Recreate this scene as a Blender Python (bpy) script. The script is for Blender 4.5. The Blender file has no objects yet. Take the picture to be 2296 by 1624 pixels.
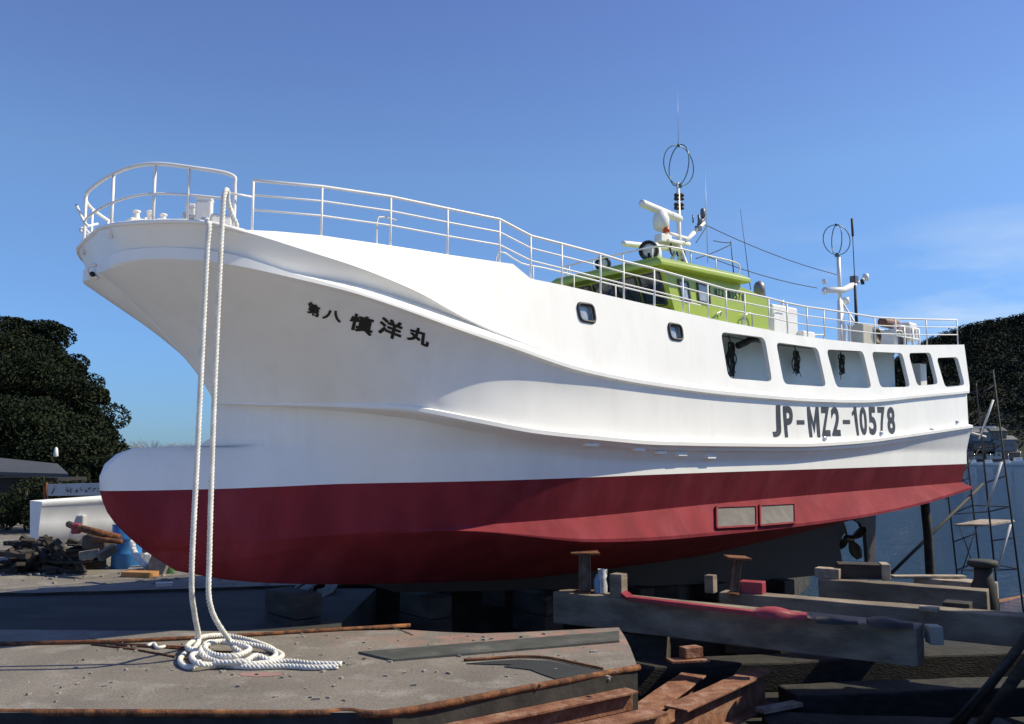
import bpy, bmesh, math, random
from mathutils import Vector, Matrix
from mathutils.bvhtree import BVHTree
from mathutils.geometry import delaunay_2d_cdt
R = math.radians
random.seed(7)
sc = bpy.context.scene
C = sc.collection

# ---------------------------------------------------------------- camera
CX, CY, FL, TP, CH = 1148.0, 812.0, 2000.0, 0.104, 2.3   # sheet units: 2296 wide
cam_d = bpy.data.cameras.new('camera'); cam = bpy.data.objects.new('camera', cam_d); C.objects.link(cam)
cam.location = (0, 0, CH); cam.rotation_euler = (math.pi/2 + math.atan(TP), 0, 0)
cam_d.sensor_width = 36; cam_d.lens = 36*FL/2296; cam_d.clip_start = .05; cam_d.clip_end = 6000
sc.camera = cam

# ---------------------------------------------------------------- sun, sky, exposure
SUN = Vector((1.0, 0.08, .95)).normalized()
sl = bpy.data.lights.new('sun', 'SUN'); sl.energy = 3.8; sl.angle = R(.53); sl.color = (1, .955, .88)
so = bpy.data.objects.new('sun', sl); C.objects.link(so)
so.rotation_euler = SUN.to_track_quat('Z', 'Y').to_euler(); so.location = (20, 5, 30)
world = bpy.data.worlds.new('World'); sc.world = world; world.use_nodes = True
nt = world.node_tree; nt.nodes.clear()
def N(t, **k):
    n = nt.nodes.new(t)
    for a, v in k.items(): setattr(n, a, v)
    return n
out = N('ShaderNodeOutputWorld'); bg = N('ShaderNodeBackground'); bg.inputs[1].default_value = .125
sky = N('ShaderNodeTexSky', sky_type='NISHITA'); sky.sun_disc = False
sky.sun_elevation = math.asin(SUN.z); sky.sun_rotation = math.atan2(SUN.x, SUN.y)
sky.air_density = 1.0; sky.dust_density = .1; sky.ozone_density = 2.5
tint = N('ShaderNodeMix', data_type='RGBA', blend_type='MULTIPLY'); tint.inputs[0].default_value = 1
nt.links.new(sky.outputs[0], tint.inputs[6])
tcz = N('ShaderNodeTexCoord'); sz = N('ShaderNodeSeparateXYZ'); nt.links.new(tcz.outputs['Generated'], sz.inputs[0])
tr_ = N('ShaderNodeValToRGB'); nt.links.new(sz.outputs[2], tr_.inputs[0]); el = tr_.color_ramp.elements
el[0].position = 0; el[0].color = (.17, .33, .76, 1); el[1].position = .55; el[1].color = (.55, .60, 1.05, 1)
e_ = el.new(.12); e_.color = (.33, .53, .96, 1); e_ = el.new(.3); e_.color = (.54, .71, 1.05, 1)
nt.links.new(tr_.outputs[0], tint.inputs[7])
# thin wisps of high cloud, low on the right and faint elsewhere
geo = N('ShaderNodeTexCoord'); mp = N('ShaderNodeMapping'); mp.inputs['Scale'].default_value = (3.0, 3.0, 13); mp.inputs['Rotation'].default_value = (0, R(-9), 0)
ns = N('ShaderNodeTexNoise'); ns.inputs['Scale'].default_value = 1.1; ns.inputs['Detail'].default_value = 7; ns.inputs['Roughness'].default_value = .55
cr = N('ShaderNodeValToRGB'); cr.color_ramp.elements[0].position = .46; cr.color_ramp.elements[1].position = .86
nt.links.new(geo.outputs['Generated'], mp.inputs[0]); nt.links.new(mp.outputs[0], ns.inputs[0]); nt.links.new(ns.outputs[0], cr.inputs[0])
sx = N('ShaderNodeSeparateXYZ'); nt.links.new(geo.outputs['Generated'], sx.inputs[0])
mr = N('ShaderNodeMapRange'); mr.inputs[1].default_value = .12; mr.inputs[2].default_value = .5; nt.links.new(sx.outputs[0], mr.inputs[0])
mz = N('ShaderNodeMapRange'); mz.inputs[1].default_value = .27; mz.inputs[2].default_value = .13; nt.links.new(sx.outputs[2], mz.inputs[0])
m1 = N('ShaderNodeMath', operation='MULTIPLY'); nt.links.new(mr.outputs[0], m1.inputs[0]); nt.links.new(mz.outputs[0], m1.inputs[1])
m2 = N('ShaderNodeMath', operation='MULTIPLY'); nt.links.new(m1.outputs[0], m2.inputs[0]); nt.links.new(cr.outputs[0], m2.inputs[1])
cm = N('ShaderNodeMix', data_type='RGBA'); cm.inputs[7].default_value = (5.2, 5.9, 6.9, 1)
nt.links.new(m2.outputs[0], cm.inputs[0]); nt.links.new(tint.outputs[2], cm.inputs[6])
nt.links.new(cm.outputs[2], bg.inputs[0]); nt.links.new(bg.outputs[0], out.inputs[0])
sc.view_settings.view_transform = 'Standard'; sc.view_settings.look = 'None'; sc.view_settings.gamma = 1
sc.view_settings.exposure = 0.46
sc.view_settings.use_white_balance = True; sc.view_settings.white_balance_temperature = 7900; sc.view_settings.white_balance_tint = 2

# ---------------------------------------------------------------- helpers
_p = math.atan(TP); _c, _s = math.cos(_p), math.sin(_p)
def ray(px, py):
    u = (px-CX)/FL; v = (CY-py)/FL
    return Vector((u, _c - v*_s, _s + v*_c))
def at(px, py, Y):                       # world point on a sight line at distance Y
    r = ray(px, py); t = Y/r.y
    return Vector((0, 0, CH)) + r*t
def gd(px, py, z=0):
    r = ray(px, py); t = (z-CH)/r.z
    return Vector((0, 0, CH)) + r*t
TH = R(40.3); DX = Vector((math.cos(TH), math.sin(TH), 0)); NX = Vector((math.sin(TH), -math.cos(TH), 0)); O0 = Vector((-5.35, 11.2, 0))
def W(s, b, z): return O0 + DX*s + NX*b + Vector((0, 0, z))
def hp(px, py, b):                       # boat coordinates of a sight line meeting the plane at half-breadth b
    r = ray(px, py); t = (b + O0.dot(NX))/r.dot(NX)
    w = r*t + Vector((0, 0, CH)) - O0
    return Vector((w.dot(DX), b, w.z))

MATS = {}
def mat(name, col, rough=.6, metal=0, var=.12, vscale=3, bump=0, bscale=20, col2=None, spec=.5, stretch=(1, 1, 1), ramp=(.4, .65), col3=None, r3=(.6, .75), s3=1.0, coat=0, trans=0):
    if name in MATS: return MATS[name]
    m = bpy.data.materials.new(name); m.use_nodes = True; t = m.node_tree; b = t.nodes['Principled BSDF']
    L = t.links.new
    tc = t.nodes.new('ShaderNodeTexCoord'); mp = t.nodes.new('ShaderNodeMapping'); mp.inputs['Scale'].default_value = stretch
    g = t.nodes.new('ShaderNodeNewGeometry'); L(g.outputs['Position'], mp.inputs[0])
    n = t.nodes.new('ShaderNodeTexNoise'); n.inputs['Scale'].default_value = vscale; n.inputs['Detail'].default_value = 6; L(mp.outputs[0], n.inputs[0])
    r = t.nodes.new('ShaderNodeValToRGB'); r.color_ramp.elements[0].position = ramp[0]; r.color_ramp.elements[1].position = ramp[1]
    c2 = col2 or tuple(max(0, c*(1-var)) for c in col)
    r.color_ramp.elements[0].color = (*c2, 1); r.color_ramp.elements[1].color = (*col, 1); L(n.outputs[0], r.inputs[0])
    last = r.outputs[0]
    if col3:
        n3 = t.nodes.new('ShaderNodeTexNoise'); n3.inputs['Scale'].default_value = s3; n3.inputs['Detail'].default_value = 9; n3.inputs['Roughness'].default_value = .65
        mp3 = t.nodes.new('ShaderNodeMapping'); mp3.inputs['Location'].default_value = (13, 7, 3); mp3.inputs['Scale'].default_value = stretch; L(g.outputs['Position'], mp3.inputs[0]); L(mp3.outputs[0], n3.inputs[0])
        r3n = t.nodes.new('ShaderNodeValToRGB'); r3n.color_ramp.elements[0].position = r3[0]; r3n.color_ramp.elements[1].position = r3[1]; L(n3.outputs[0], r3n.inputs[0])
        mx = t.nodes.new('ShaderNodeMix'); mx.data_type = 'RGBA'; L(r3n.outputs[0], mx.inputs[0]); L(last, mx.inputs[6]); mx.inputs[7].default_value = (*col3, 1); last = mx.outputs[2]
    L(last, b.inputs['Base Color'])
    b.inputs['Roughness'].default_value = rough; b.inputs['Metallic'].default_value = metal
    b.inputs['Specular IOR Level'].default_value = spec; b.inputs['Coat Weight'].default_value = coat
    if coat: b.inputs['Coat Roughness'].default_value = .15
    if bump:
        n2 = t.nodes.new('ShaderNodeTexNoise'); n2.inputs['Scale'].default_value = bscale; n2.inputs['Detail'].default_value = 8; L(mp.outputs[0], n2.inputs[0])
        bp = t.nodes.new('ShaderNodeBump'); bp.inputs['Strength'].default_value = bump; bp.inputs['Distance'].default_value = .02; L(n2.outputs[0], bp.inputs['Height']); L(bp.outputs[0], b.inputs['Normal'])
    MATS[name] = m
    return m
WHITE = mat('white_gelcoat', (.87, .86, .83), .45, var=.05, vscale=1.3, bump=.12, bscale=1.6, col3=(.78, .76, .72), r3=(.5, .8), s3=3, stretch=(1, 1, .3))
WHITE2 = mat('white_paint', (.81, .79, .76), .4, var=.06, vscale=4)
RED = mat('red_antifouling', (.25, .031, .043), .75, var=.25, vscale=2.0, bump=.06, bscale=9, stretch=(1, 1, .35), col3=(.29, .052, .066), r3=(.5, .8), s3=1.5, spec=.12)
REDLT = mat('fresh_red_paint', (.34, .035, .055), .5, var=.2, vscale=6)
GREEN = mat('lime_green_paint', (.37, .47, .055), .35, var=.06, vscale=3, coat=.2)
BLUEP = mat('blue_grey_paint', (.22, .29, .48), .5)
GLASS = mat('dark_window_glass', (.02, .025, .03), .06, var=.3, spec=1)
GLASSL = mat('pale_window_glass', (.42, .47, .52), .08, var=.3, vscale=6, spec=1)
BLACK = mat('black_rubber', (.02, .02, .022), .55)
INK = mat('black_lettering', (.012, .013, .015), .4)
INKG = mat('worn_grey_lettering', (.05, .05, .055), .5, var=.5, vscale=8)
STEEL = mat('bright_steel', (.55, .56, .58), .3, .8)
PIPE_ = 0
RUST = mat('rusty_steel', (.20, .07, .028), .85, .1, bump=.5, bscale=40, col2=(.08, .032, .016), vscale=9, col3=(.34, .14, .05), r3=(.5, .7), s3=6)
RUSTP = mat('rust_with_red_powder', (.27, .12, .07), .9, 0, bump=.6, bscale=30, col2=(.17, .065, .038), vscale=6, col3=(.36, .22, .155), r3=(.5, .7), s3=5)
WOOD = mat('weathered_timber', (.285, .232, .175), .88, bump=.6, bscale=16, col2=(.15, .12, .09), vscale=1.6, stretch=(1, 1, 2.5), col3=(.30, .275, .24), r3=(.55, .8), s3=1.2)
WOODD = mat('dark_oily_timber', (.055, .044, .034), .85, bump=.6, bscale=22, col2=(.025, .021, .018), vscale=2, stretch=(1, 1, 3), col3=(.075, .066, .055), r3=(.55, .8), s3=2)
WOODL = mat('pale_timber', (.45, .38, .30), .8, bump=.4, bscale=30, col2=(.28, .22, .17), vscale=6)
CONC = mat('concrete_block', (.30, .29, .275), .9, bump=.4, bscale=30, col2=(.20, .19, .18), vscale=4)
GREYM = mat('grey_grille_plate', (.15, .135, .13), .75, 0, var=.3, vscale=5, bump=.2)
BRONZE = mat('dark_bronze', (.12, .085, .045), .45, .7)
ROPE = mat('white_nylon_rope', (.76, .745, .70), .85, var=.2, vscale=9, col3=(.50, .46, .39), r3=(.6, .8), s3=4)
PIPE = mat('dark_steel_pipe', (.035, .033, .032), .75, 0)

class MB:
    def __init__(s): s.v = []; s.f = []; s.sm = []
    def add(s, vs, fs, smooth=False):
        o = len(s.v); s.v += [tuple(v) for v in vs]; s.f += [tuple(i+o for i in f) for f in fs]; s.sm += [smooth]*len(fs); return s
    def box(s, c, size, rz=0, M=None, bev=0):
        x, y, z = [a/2 for a in size]
        vs = [Vector((i*x, j*y, k*z)) for i in (-1, 1) for j in (-1, 1) for k in (-1, 1)]
        m = M if M is not None else Matrix.Rotation(rz, 4, 'Z')
        c = Vector(c)
        return s.add([c + (m @ v) for v in vs], [(0, 1, 3, 2), (4, 6, 7, 5), (0, 4, 5, 1), (2, 3, 7, 6), (0, 2, 6, 4), (1, 5, 7, 3)])
    def beam(s, a, b, w, h, up=(0, 0, 1), wob=0):        # a squared bar between the centres of its two ends
        a, b = Vector(a), Vector(b); d = (b-a).normalized(); u = Vector(up); sd = d.cross(u).normalized(); u = sd.cross(d).normalized()
        n = 1 if not wob else 8
        vs = []; fs = []
        for i in range(n+1):
            c = a.lerp(b, i/n)
            for q, (x, y) in enumerate(((-1, -1), (1, -1), (1, 1), (-1, 1))):
                r = Vector((random.uniform(-wob, wob), random.uniform(-wob, wob), random.uniform(-wob, wob)))
                vs.append(c + sd*(x*w/2) + u*(y*h/2) + r)
        for i in range(n):
            for q in range(4): fs.append((i*4+q, i*4+(q+1) % 4, i*4+4+(q+1) % 4, i*4+4+q))
        fs += [(3, 2, 1, 0), tuple(n*4+q for q in range(4))]
        return s.add(vs, fs)
    def tube(s, pts, r, n=8, closed=False, r2=None):
        pts = [Vector(p) for p in pts]; m = len(pts); vs = []; fs = []
        prev = None
        for i, p in enumerate(pts):
            if closed: t = pts[(i+1) % m]-pts[i-1]
            else: t = pts[min(i+1, m-1)]-pts[max(i-1, 0)]
            t = t.normalized() if t.length > 1e-9 else Vector((0, 0, 1))
            if prev is None:
                a = Vector((0, 0, 1)) if abs(t.z) < .9 else Vector((1, 0, 0)); u = t.cross(a).normalized()
            else: u = (prev - t*prev.dot(t)).normalized()
            prev = u; w = t.cross(u)
            rr = r if r2 is None else r + (r2-r)*i/(m-1)
            for k in range(n):
                a = 2*math.pi*k/n; vs.append(p + u*(math.cos(a)*rr) + w*(math.sin(a)*rr))
        for i in range(m if closed else m-1):
            for k in range(n):
                j = (i+1) % m; fs.append((i*n+k, i*n+(k+1) % n, j*n+(k+1) % n, j*n+k))
        if not closed: fs += [tuple(reversed(range(n))), tuple((m-1)*n+k for k in range(n))]
        return s.add(vs, fs, True)
    def lathe(s, prof, c, axis=(0, 0, 1), n=24, caps=True):
        ax = Vector(axis).normalized(); q = Vector((0, 0, 1)).rotation_difference(ax); c = Vector(c); vs = []; fs = []
        for r, z in prof:
            for k in range(n):
                a = 2*math.pi*k/n; vs.append(c + q @ Vector((math.cos(a)*r, math.sin(a)*r, z)))
        m = len(prof)
        for i in range(m-1):
            for k in range(n): fs.append((i*n+k, i*n+(k+1) % n, (i+1)*n+(k+1) % n, (i+1)*n+k))
        if caps: fs += [tuple(reversed(range(n))), tuple((m-1)*n+k for k in range(n))]
        return s.add(vs, fs, True)
    def grid(s, rows, smooth=True, close=False):
        m = len(rows[0]); vs = [v for r in rows for v in r]; fs = []
        for i in range(len(rows)-1):
            for j in range(m-1): fs.append((i*m+j, i*m+j+1, (i+1)*m+j+1, (i+1)*m+j))
        return s.add(vs, fs, smooth)
    def prism(s, poly, z0, z1):
        n = len(poly); vs = [(p[0], p[1], z0) for p in poly] + [(p[0], p[1], z1) for p in poly]
        return s.add(vs, [tuple(reversed(range(n))), tuple(range(n, 2*n))] + [(i, (i+1) % n, (i+1) % n+n, i+n) for i in range(n)])
    def build(s, name, m, parent=None, bevel=0, sub=False, merge=False, autos=None):
        me = bpy.data.meshes.new(name); me.from_pydata(s.v, [], s.f); me.update()
        me.polygons.foreach_set('use_smooth', s.sm)
        if merge:
            bm = bmesh.new(); bm.from_mesh(me); bmesh.ops.remove_doubles(bm, verts=bm.verts, dist=1e-4)
            bmesh.ops.recalc_face_normals(bm, faces=bm.faces); bm.to_mesh(me); bm.free()
        if autos: me.set_sharp_from_angle(angle=R(autos))
        for q in (m if isinstance(m, (list, tuple)) else [m]): me.materials.append(q)
        o = bpy.data.objects.new(name, me); C.objects.link(o)
        if parent is not None:
            r = parent
            mw = WM[r.name]; me.transform(mw.inverted()); WM[o.name] = mw; o.parent = r
        else: WM[o.name] = Matrix.Identity(4)
        if bevel:
            b = o.modifiers.new('bevel', 'BEVEL'); b.width = bevel; b.segments = 2; b.limit_method = 'ANGLE'; b.angle_limit = R(40); b.harden_normals = False
        return o
WM = {}
def empty(name, loc, rz=0):
    o = bpy.data.objects.new(name, None); C.objects.link(o); o.location = loc; o.rotation_euler = (0, 0, rz); o.empty_display_size = .3
    WM[o.name] = Matrix.Translation(Vector(loc)) @ Matrix.Rotation(rz, 4, 'Z'); return o
def tag(o, label, cat, group=None, kind=None):
    if label: o['label'] = label
    if cat: o['category'] = cat
    if group: o['group'] = group
    if kind: o['kind'] = kind
    return o
def structure(o): o['kind'] = 'structure'; return o
def pchip(xs, ys):
    n = len(xs); h = [xs[i+1]-xs[i] for i in range(n-1)]; d = [(ys[i+1]-ys[i])/h[i] for i in range(n-1)]
    m = [0]*n; m[0] = d[0]; m[-1] = d[-1]
    for i in range(1, n-1):
        if d[i-1]*d[i] <= 0: m[i] = 0
        else:
            w1 = 2*h[i]+h[i-1]; w2 = h[i]+2*h[i-1]; m[i] = (w1+w2)/(w1/d[i-1]+w2/d[i])
    def f(x):
        if x <= xs[0]: return ys[0]
        if x >= xs[-1]: return ys[-1]
        i = 0
        while x > xs[i+1]: i += 1
        t = (x-xs[i])/h[i]
        return (1+2*t)*(1-t)**2*ys[i] + t*(1-t)**2*h[i]*m[i] + t*t*(3-2*t)*ys[i+1] + t*t*(t-1)*h[i]*m[i+1]
    return f
def tab(pairs): return pchip([p[0] for p in pairs], [p[1] for p in pairs])
def catmull(pts, n=10, closed=False):
    pts = [Vector(p) for p in pts]; out = []; m = len(pts)
    rng = range(m) if closed else range(m-1)
    for i in rng:
        if closed: p0, p1, p2, p3 = pts[i-1], pts[i], pts[(i+1) % m], pts[(i+2) % m]
        else: p0, p1, p2, p3 = pts[max(i-1, 0)], pts[i], pts[i+1], pts[min(i+2, m-1)]
        for k in range(n):
            t = k/n; out.append(.5*((2*p1)+(p2-p0)*t+(2*p0-5*p1+4*p2-p3)*t*t+(3*p1-p0-3*p2+p3)*t**3))
    if not closed: out.append(pts[-1].copy())
    return out

# ================================================================= THE FISHING BOAT
boat = empty('fishing_boat', O0, TH)
tag(boat, 'large white fishing boat with red bottom and lime green wheelhouse on the slipway', 'fishing boat')
NS = 90
def line(pts, n=NS, pw=1.6):
    """smooth curve through (px, py, half-breadth) marks, resampled by warped arc length; boat coordinates"""
    q = [hp(*p) if len(p) == 3 else Vector(p[:3]) for p in pts]
    L = [0]
    for i in range(1, len(q)): L.append(L[-1]+(q[i]-q[i-1]).length)
    fs = [pchip(L, [v[k] for v in q]) for k in range(3)]
    return [Vector([f(L[-1]*(j/(n-1))**pw) for f in fs]) for j in range(n)]
END = 20.4
_AB = [(222, 512, 0), (255, 504, .75), (300, 500, 1.15), (360, 497, 1.5), (440, 497, 1.82), (535, 516, 2.05), (655, 552, 2.2), (837, 612, 2.3), (940, 656, 2.31), (1025, 704, 2.28), (1110, 744, 2.25), (1193, 776, 2.24), (1272, 806, 2.24), (1450, 842, 2.24), (1637, 868, 2.24), (1780, 882, 2.23), (1924, 887, 2.2), (2067, 876, 2.15), (2174, 864, 2.1)]
_B0 = [(229, 580, 0), (262, 570, .62), (306, 560, .98), (386, 555, 1.42), (463, 560, 1.7), (560, 583, 1.92), (655, 612, 2.03), (797, 638, 2.1), (900, 668, 2.13), (1022, 712, 2.18), (1110, 748, 2.23), (1193, 779, 2.24), (1272, 808, 2.24), (1450, 844, 2.24), (1637, 870, 2.24), (1780, 884, 2.23), (1924, 889, 2.2), (2067, 878, 2.15), (2174, 866, 2.1)]
_L3 = [(222, 606, 0), (245, 597, .55), (275, 588, .85), (335, 581, 1.2), (420, 582, 1.6), (520, 594, 1.93), (634, 618, 2.15), (797, 658, 2.3), (900, 692, 2.34), (1025, 738, 2.36), (1139, 777, 2.36), (1309, 834, 2.36), (1450, 862, 2.35), (1637, 886, 2.35), (1780, 898, 2.34), (1924, 903, 2.31), (2067, 891, 2.26), (2174, 881, 2.2)]
_L4 = [(480, 905, 0), (520, 906, .12), (600, 908, .45), (750, 911, 1.1), (892, 917, 1.62), (1054, 945, 2.05), (1207, 973, 2.28), (1344, 987, 2.37), (1480, 998, 2.41), (1637, 1001, 2.42), (1781, 1002, 2.42), (1924, 995, 2.4), (2039, 980, 2.37), (2182, 959, 2.3)]
AB = line(_AB); B0 = line(_B0); L3 = line(_L3); L4 = line(_L4)
ledge_h = tab([(0, .14), (.9, .13), (1.8, .05), (3, .03), (5, .05), (8, .06), (21, .06)])
L3u = [Vector((p.x, p.y, p.z+ledge_h(p.x))) for p in L3]
def inward(p, q, d):             # move point p inward in half-breadth, nothing at the stem
    return Vector((p.x, max(0, p.y-d*min(1, p.y/.5)), p.z+q))
L3i = [inward(p, -.03, .07) for p in L3]
def fade(s, a, b): t = max(0, min(1, (s-a)/(b-a))); return t*t*(3-2*t)
L4u = [Vector((p.x, p.y, p.z+.01+.05*fade(p.x, 2, 4.5))) for p in L4]
L4t = [inward(p, .02+.07*fade(p.x, 2, 4.5), .01+.1*fade(p.x, 2.6, 5.5)) for p in L4]
L4i = [inward(p, -.03*fade(p.x, 2, 4), .01+.05*fade(p.x, 2.6, 5.5)) for p in L4]
# topside flare between the two guard mouldings
rowsD = []
nv = 14
conc = tab([(0, .05), (1, .16), (2.5, .26), (4, .2), (6, .08), (9, .02), (21, 0)])
for i in range(nv+1):
    v = i/nv; row = []
    for j in range(NS):
        a, b = L3i[j], L4t[j]; t = j/(NS-1); k = 4*v*(1-v); p = a.lerp(b, v)
        p.x += .17*k*(1-t)**10
        p.y = max(0, p.y - conc(p.x)*k*min(1, p.y/.6)); row.append(p)
    rowsD.append(row)
def wb(p, side=1): return W(p.x, p.y*side, p.z)
def strip(mb, rows, sides=(1, -1)):
    for sd in sides:
        rr = [[wb(p, sd) for p in r] for r in rows]
        if sd == -1: rr = rr[::-1]
        mb.grid(rr)
# lower hull
z4f = tab([(p.x, p.z) for p in L4i[::3]] + [(END+.05, L4i[-1].z)])
wl = tab([(.2, 1.85), (2, 1.88), (5.7, 1.93), (8.9, 1.98), (14, 2.02), (20.4, 2.07)])
bA = tab([(1.64, 0), (2.0, .1), (2.6, .45), (3.4, 1.1), (4.5, 1.75), (5.5, 2.06), (8.4, 2.32), (13, 2.35), (20.4, 2.23)])
bB = tab([(1.5, .12), (2.0, .28), (2.6, .5), (3.4, 1.0), (4.5, 1.58), (5.7, 1.93), (9, 2.19), (14, 2.21), (20.4, 2.09)])
bC = tab([(1.4, .34), (2.0, .47), (2.8, .75), (3.4, .98), (4.5, 1.54), (5.7, 1.91), (9, 2.19), (14, 2.21), (20.4, 2.08)])
def wbulb(s): return .42*math.sqrt(max(0, 1-max(0, 1-(s-.2)/1.1)**2))
chz = tab([(.83, 1.04), (2.2, 1.14), (4.5, 1.25), (7, 1.32), (10.1, 1.42), (14, 1.5), (20.4, 1.6)])
chb = tab([(.83, .2), (2.2, .42), (3.2, .85), (4.5, 1.34), (6, 1.7), (8, 1.91), (12, 1.98), (20.4, 1.92)])
L7z = tab([(1.2, .78), (2.5, .98), (4.5, 1.21), (7, .99), (8.9, .95), (11, .96), (14.1, 1.02), (17, 1.17), (20.45, 1.5)])
L7b = tab([(1.2, .14), (2.5, .42), (4.5, 1.38), (6, 1.86), (7, 2.08), (9, 2.2), (14, 2.28), (20.45, 2.2)])
kz = tab([(1.85, .61), (2.6, .5), (4, .36), (8, .15), (12, .2), (15, .5), (17.5, .9), (20.4, 1.3)])
def halfb(s, z):
    za = z4f(s); zb = min(2.4, za-.24*fade(s, 3.5, 7)); zc = wl(s)
    if z >= zb: m = bB(s) + (bA(s)-bB(s))*min(1, (z-zb)/max(.05, za-zb))
    else: m = bC(s) + (bB(s)-bC(s))*max(0, min(1, (z-zc)/(zb-zc)))
    zt, zk = 2.41, .6
    cz = (zt+zk)/2; e = max(0, 1-((z-cz)/((zt-zk)/2))**2); bl = wbulb(s)*math.sqrt(e)
    k = fade(s, 1.45, 2.6)
    return bl*(1-k)+m*k
starts = [(1.64, 2.98), (1.675, 2.82), (1.68, 2.68), (1.62, 2.54), (1.47, 2.435), (1.0, 2.405), (.62, 2.39), (.42, 2.31), (.28, 2.18), (.205, 2.02), (.23, 1.85)]
fr = [1, .88, .76, .64, .54, .45, .36, .27, .18, .09, 0]
rowsF = []
for (s0, z0), f in zip(starts, fr):
    row = []
    for j in range(NS):
        t = (j/(NS-1))**1.9; s = s0+(END-s0)*t
        zt = wl(s) + (z4f(max(s, 1.64))-.0-wl(s))*f
        k = fade(s, s0, 3.2) if s0 > 1.3 else fade(s, 1.5, 3.2)
        if s < 1.5 and s0 < 1.3:
            z = z0 + (0 if f else (wl(s)-z0))
            # bulb rows keep their height along the bulb
            z = z0
        else: z = z0*(1-k)+zt*k
        b = halfb(s, z) if j else 0
        if s0 > 1.3: b = max(b*min(1, math.sqrt((s-s0)/.35)), 0) if s > s0 else 0
        if f == 1 and s > 1.64:
            b = halfb(s, z)*min(1, (s-1.64)/.3)
        row.append(Vector((s, b, z)))
    rowsF.append(row)
rowsF[0] = [Vector((p.x, p.y, z4f(p.x)-.0)) for p in rowsF[0]]
# underside of the lower guard: from L4i in to row F0 (matched by position)
f0b = lambda s: max(0, halfb(s, z4f(s))*min(1, max(0, s-1.64)/.3))
under = [Vector((p.x, min(p.y, f0b(p.x)), p.z-.05*fade(p.x, 2, 4))) for p in L4i]
rowsF[0] = [Vector((p.x, p.y, z4f(p.x)-.05*fade(p.x, 2, 4))) for p in rowsF[0]]
hm = MB()
strip(hm, [AB, B0]); strip(hm, [B0, L3u]); strip(hm, [L3u, L3]); strip(hm, [L3, L3i]); strip(hm, rowsD)
strip(hm, [L4t, L4u]); strip(hm, [L4u, L4]); strip(hm, [L4, L4i]); strip(hm, [L4i, under]); strip(hm, rowsF)
# white transom
tr = [r[-1] for r in ([AB, L3u, L3, L3i] + rowsD[::4] + [L4t, L4, under] + rowsF[1:])]
hm.grid([[wb(p, 1), wb(p, -1)] for p in tr], smooth=False)
hull = hm.build('hull', WHITE, boat)
# red bottom
rb = []
def redrow(s0, z0, fb, fz, first=None):
    row = []
    for j in range(NS):
        t = (j/(NS-1))**1.9; s = s0+(END-s0)*t; z = fz(s) if s > s0 else z0
        b = fb(s)*min(1, math.sqrt(max(0, s-s0)/.5)); row.append(Vector((s, b, z)))
    return row
WLr = rowsF[-1]
mid = []
ch = redrow(.83, 1.04, chb, chz)
for q in range(1, 6):
    v = q/6
    s0 = .23+(.83-.23)*(1-math.cos(v*math.pi/2)); z0 = 1.85+(1.04-1.85)*v
    row = []
    for j in range(NS):
        t = (j/(NS-1))**1.9; s = s0+(END-s0)*t
        zz = wl(s)+(chz(max(s, .83))-wl(s))*v; k = fade(s, s0, s0+2); z = z0*(1-k)+zz*k
        k2 = fade(s, 1.4, 3.0)
        bb = WLb = bC(s)+(chb(s)-bC(s))*v
        cz = 1.5; e = math.sqrt(max(0, 1-((z-cz)/.95)**2)); bl = wbulb(s)*e*min(1, math.sqrt(max(0, s-s0)/.3))
        row.append(Vector((s, bl*(1-k2)+bb*k2, z)))
    mid.append(row)
l7 = redrow(1.2, .78, L7b, L7z); l7d = [Vector((p.x, max(0, p.y), p.z-.055*fade(p.x, 4, 8))) for p in l7]
l7i = [Vector((p.x, max(0, p.y-.05*fade(p.x, 4, 8)), p.z-.06*fade(p.x, 4, 8))) for p in l7]
ke = redrow(1.85, .61, lambda s: .09, kz)
mk = [l7i[j].lerp(ke[j], .5) - Vector((0, 0, .06*fade(l7i[j].x, 3, 7))) for j in range(NS)]
rm = MB()
strip(rm, [WLr]+mid+[ch]); strip(rm, [ch, l7]); strip(rm, [l7, l7d]); strip(rm, [l7d, l7i]); strip(rm, [l7i, mk, ke]); rm.grid([[wb(p, 1) for p in ke], [wb(p, -1) for p in ke]])
tr2 = [r[-1] for r in [WLr]+mid+[ch, l7, l7i, mk, ke]]
rm.grid([[wb(p, 1), wb(p, -1)] for p in tr2], smooth=False)
bottom = rm.build('hull_bottom', RED, boat)

# skeg, sternpost, rudder, propeller
k = MB()
sk = [(4.0, .38), (8, .16), (12, .22), (15, .52), (17.9, 1.0), (17.85, .35), (17.6, .1), (17.8, -.62), (14, -.5), (8, -.1), (4.6, .18)]
for sd in (1, -1): k.add([W(a, .09*sd, b) for a, b in sk], [tuple(range(len(sk)))[::sd]])
for i in range(len(sk)):
    a, b = sk[i], sk[(i+1) % len(sk)]; k.add([W(a[0], .09, a[1]), W(b[0], .09, b[1]), W(b[0], -.09, b[1]), W(a[0], -.09, a[1])], [(0, 1, 2, 3)])
k.build('skeg', mat('brown_keel_paint', (.026, .014, .011), .7, bump=.2), boat)
rd = MB(); rp = [(18.15, 1.0), (19.5, 1.22), (19.55, .7), (19.4, -.45), (19.05, -.5), (19.0, .25), (18.75, .55), (18.2, .75)]
for sd in (1, -1): rd.add([W(a, .05*sd, b) for a, b in rp], [tuple(range(len(rp)))[::sd]])
for i in range(len(rp)):
    a, b = rp[i], rp[(i+1) % len(rp)]; rd.add([W(a[0], .05, a[1]), W(b[0], .05, b[1]), W(b[0], -.05, b[1]), W(a[0], -.05, a[1])], [(0, 1, 2, 3)])
rd.build('rudder', mat('dark_rudder', (.06, .045, .045), .6), boat)
sh = MB(); sh.beam(W(17.5, 0, -.58), W(19.4, 0, -.58), .12, .1); sh.build('rudder_shoe', MATS['brown_keel_paint'], boat)
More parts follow.
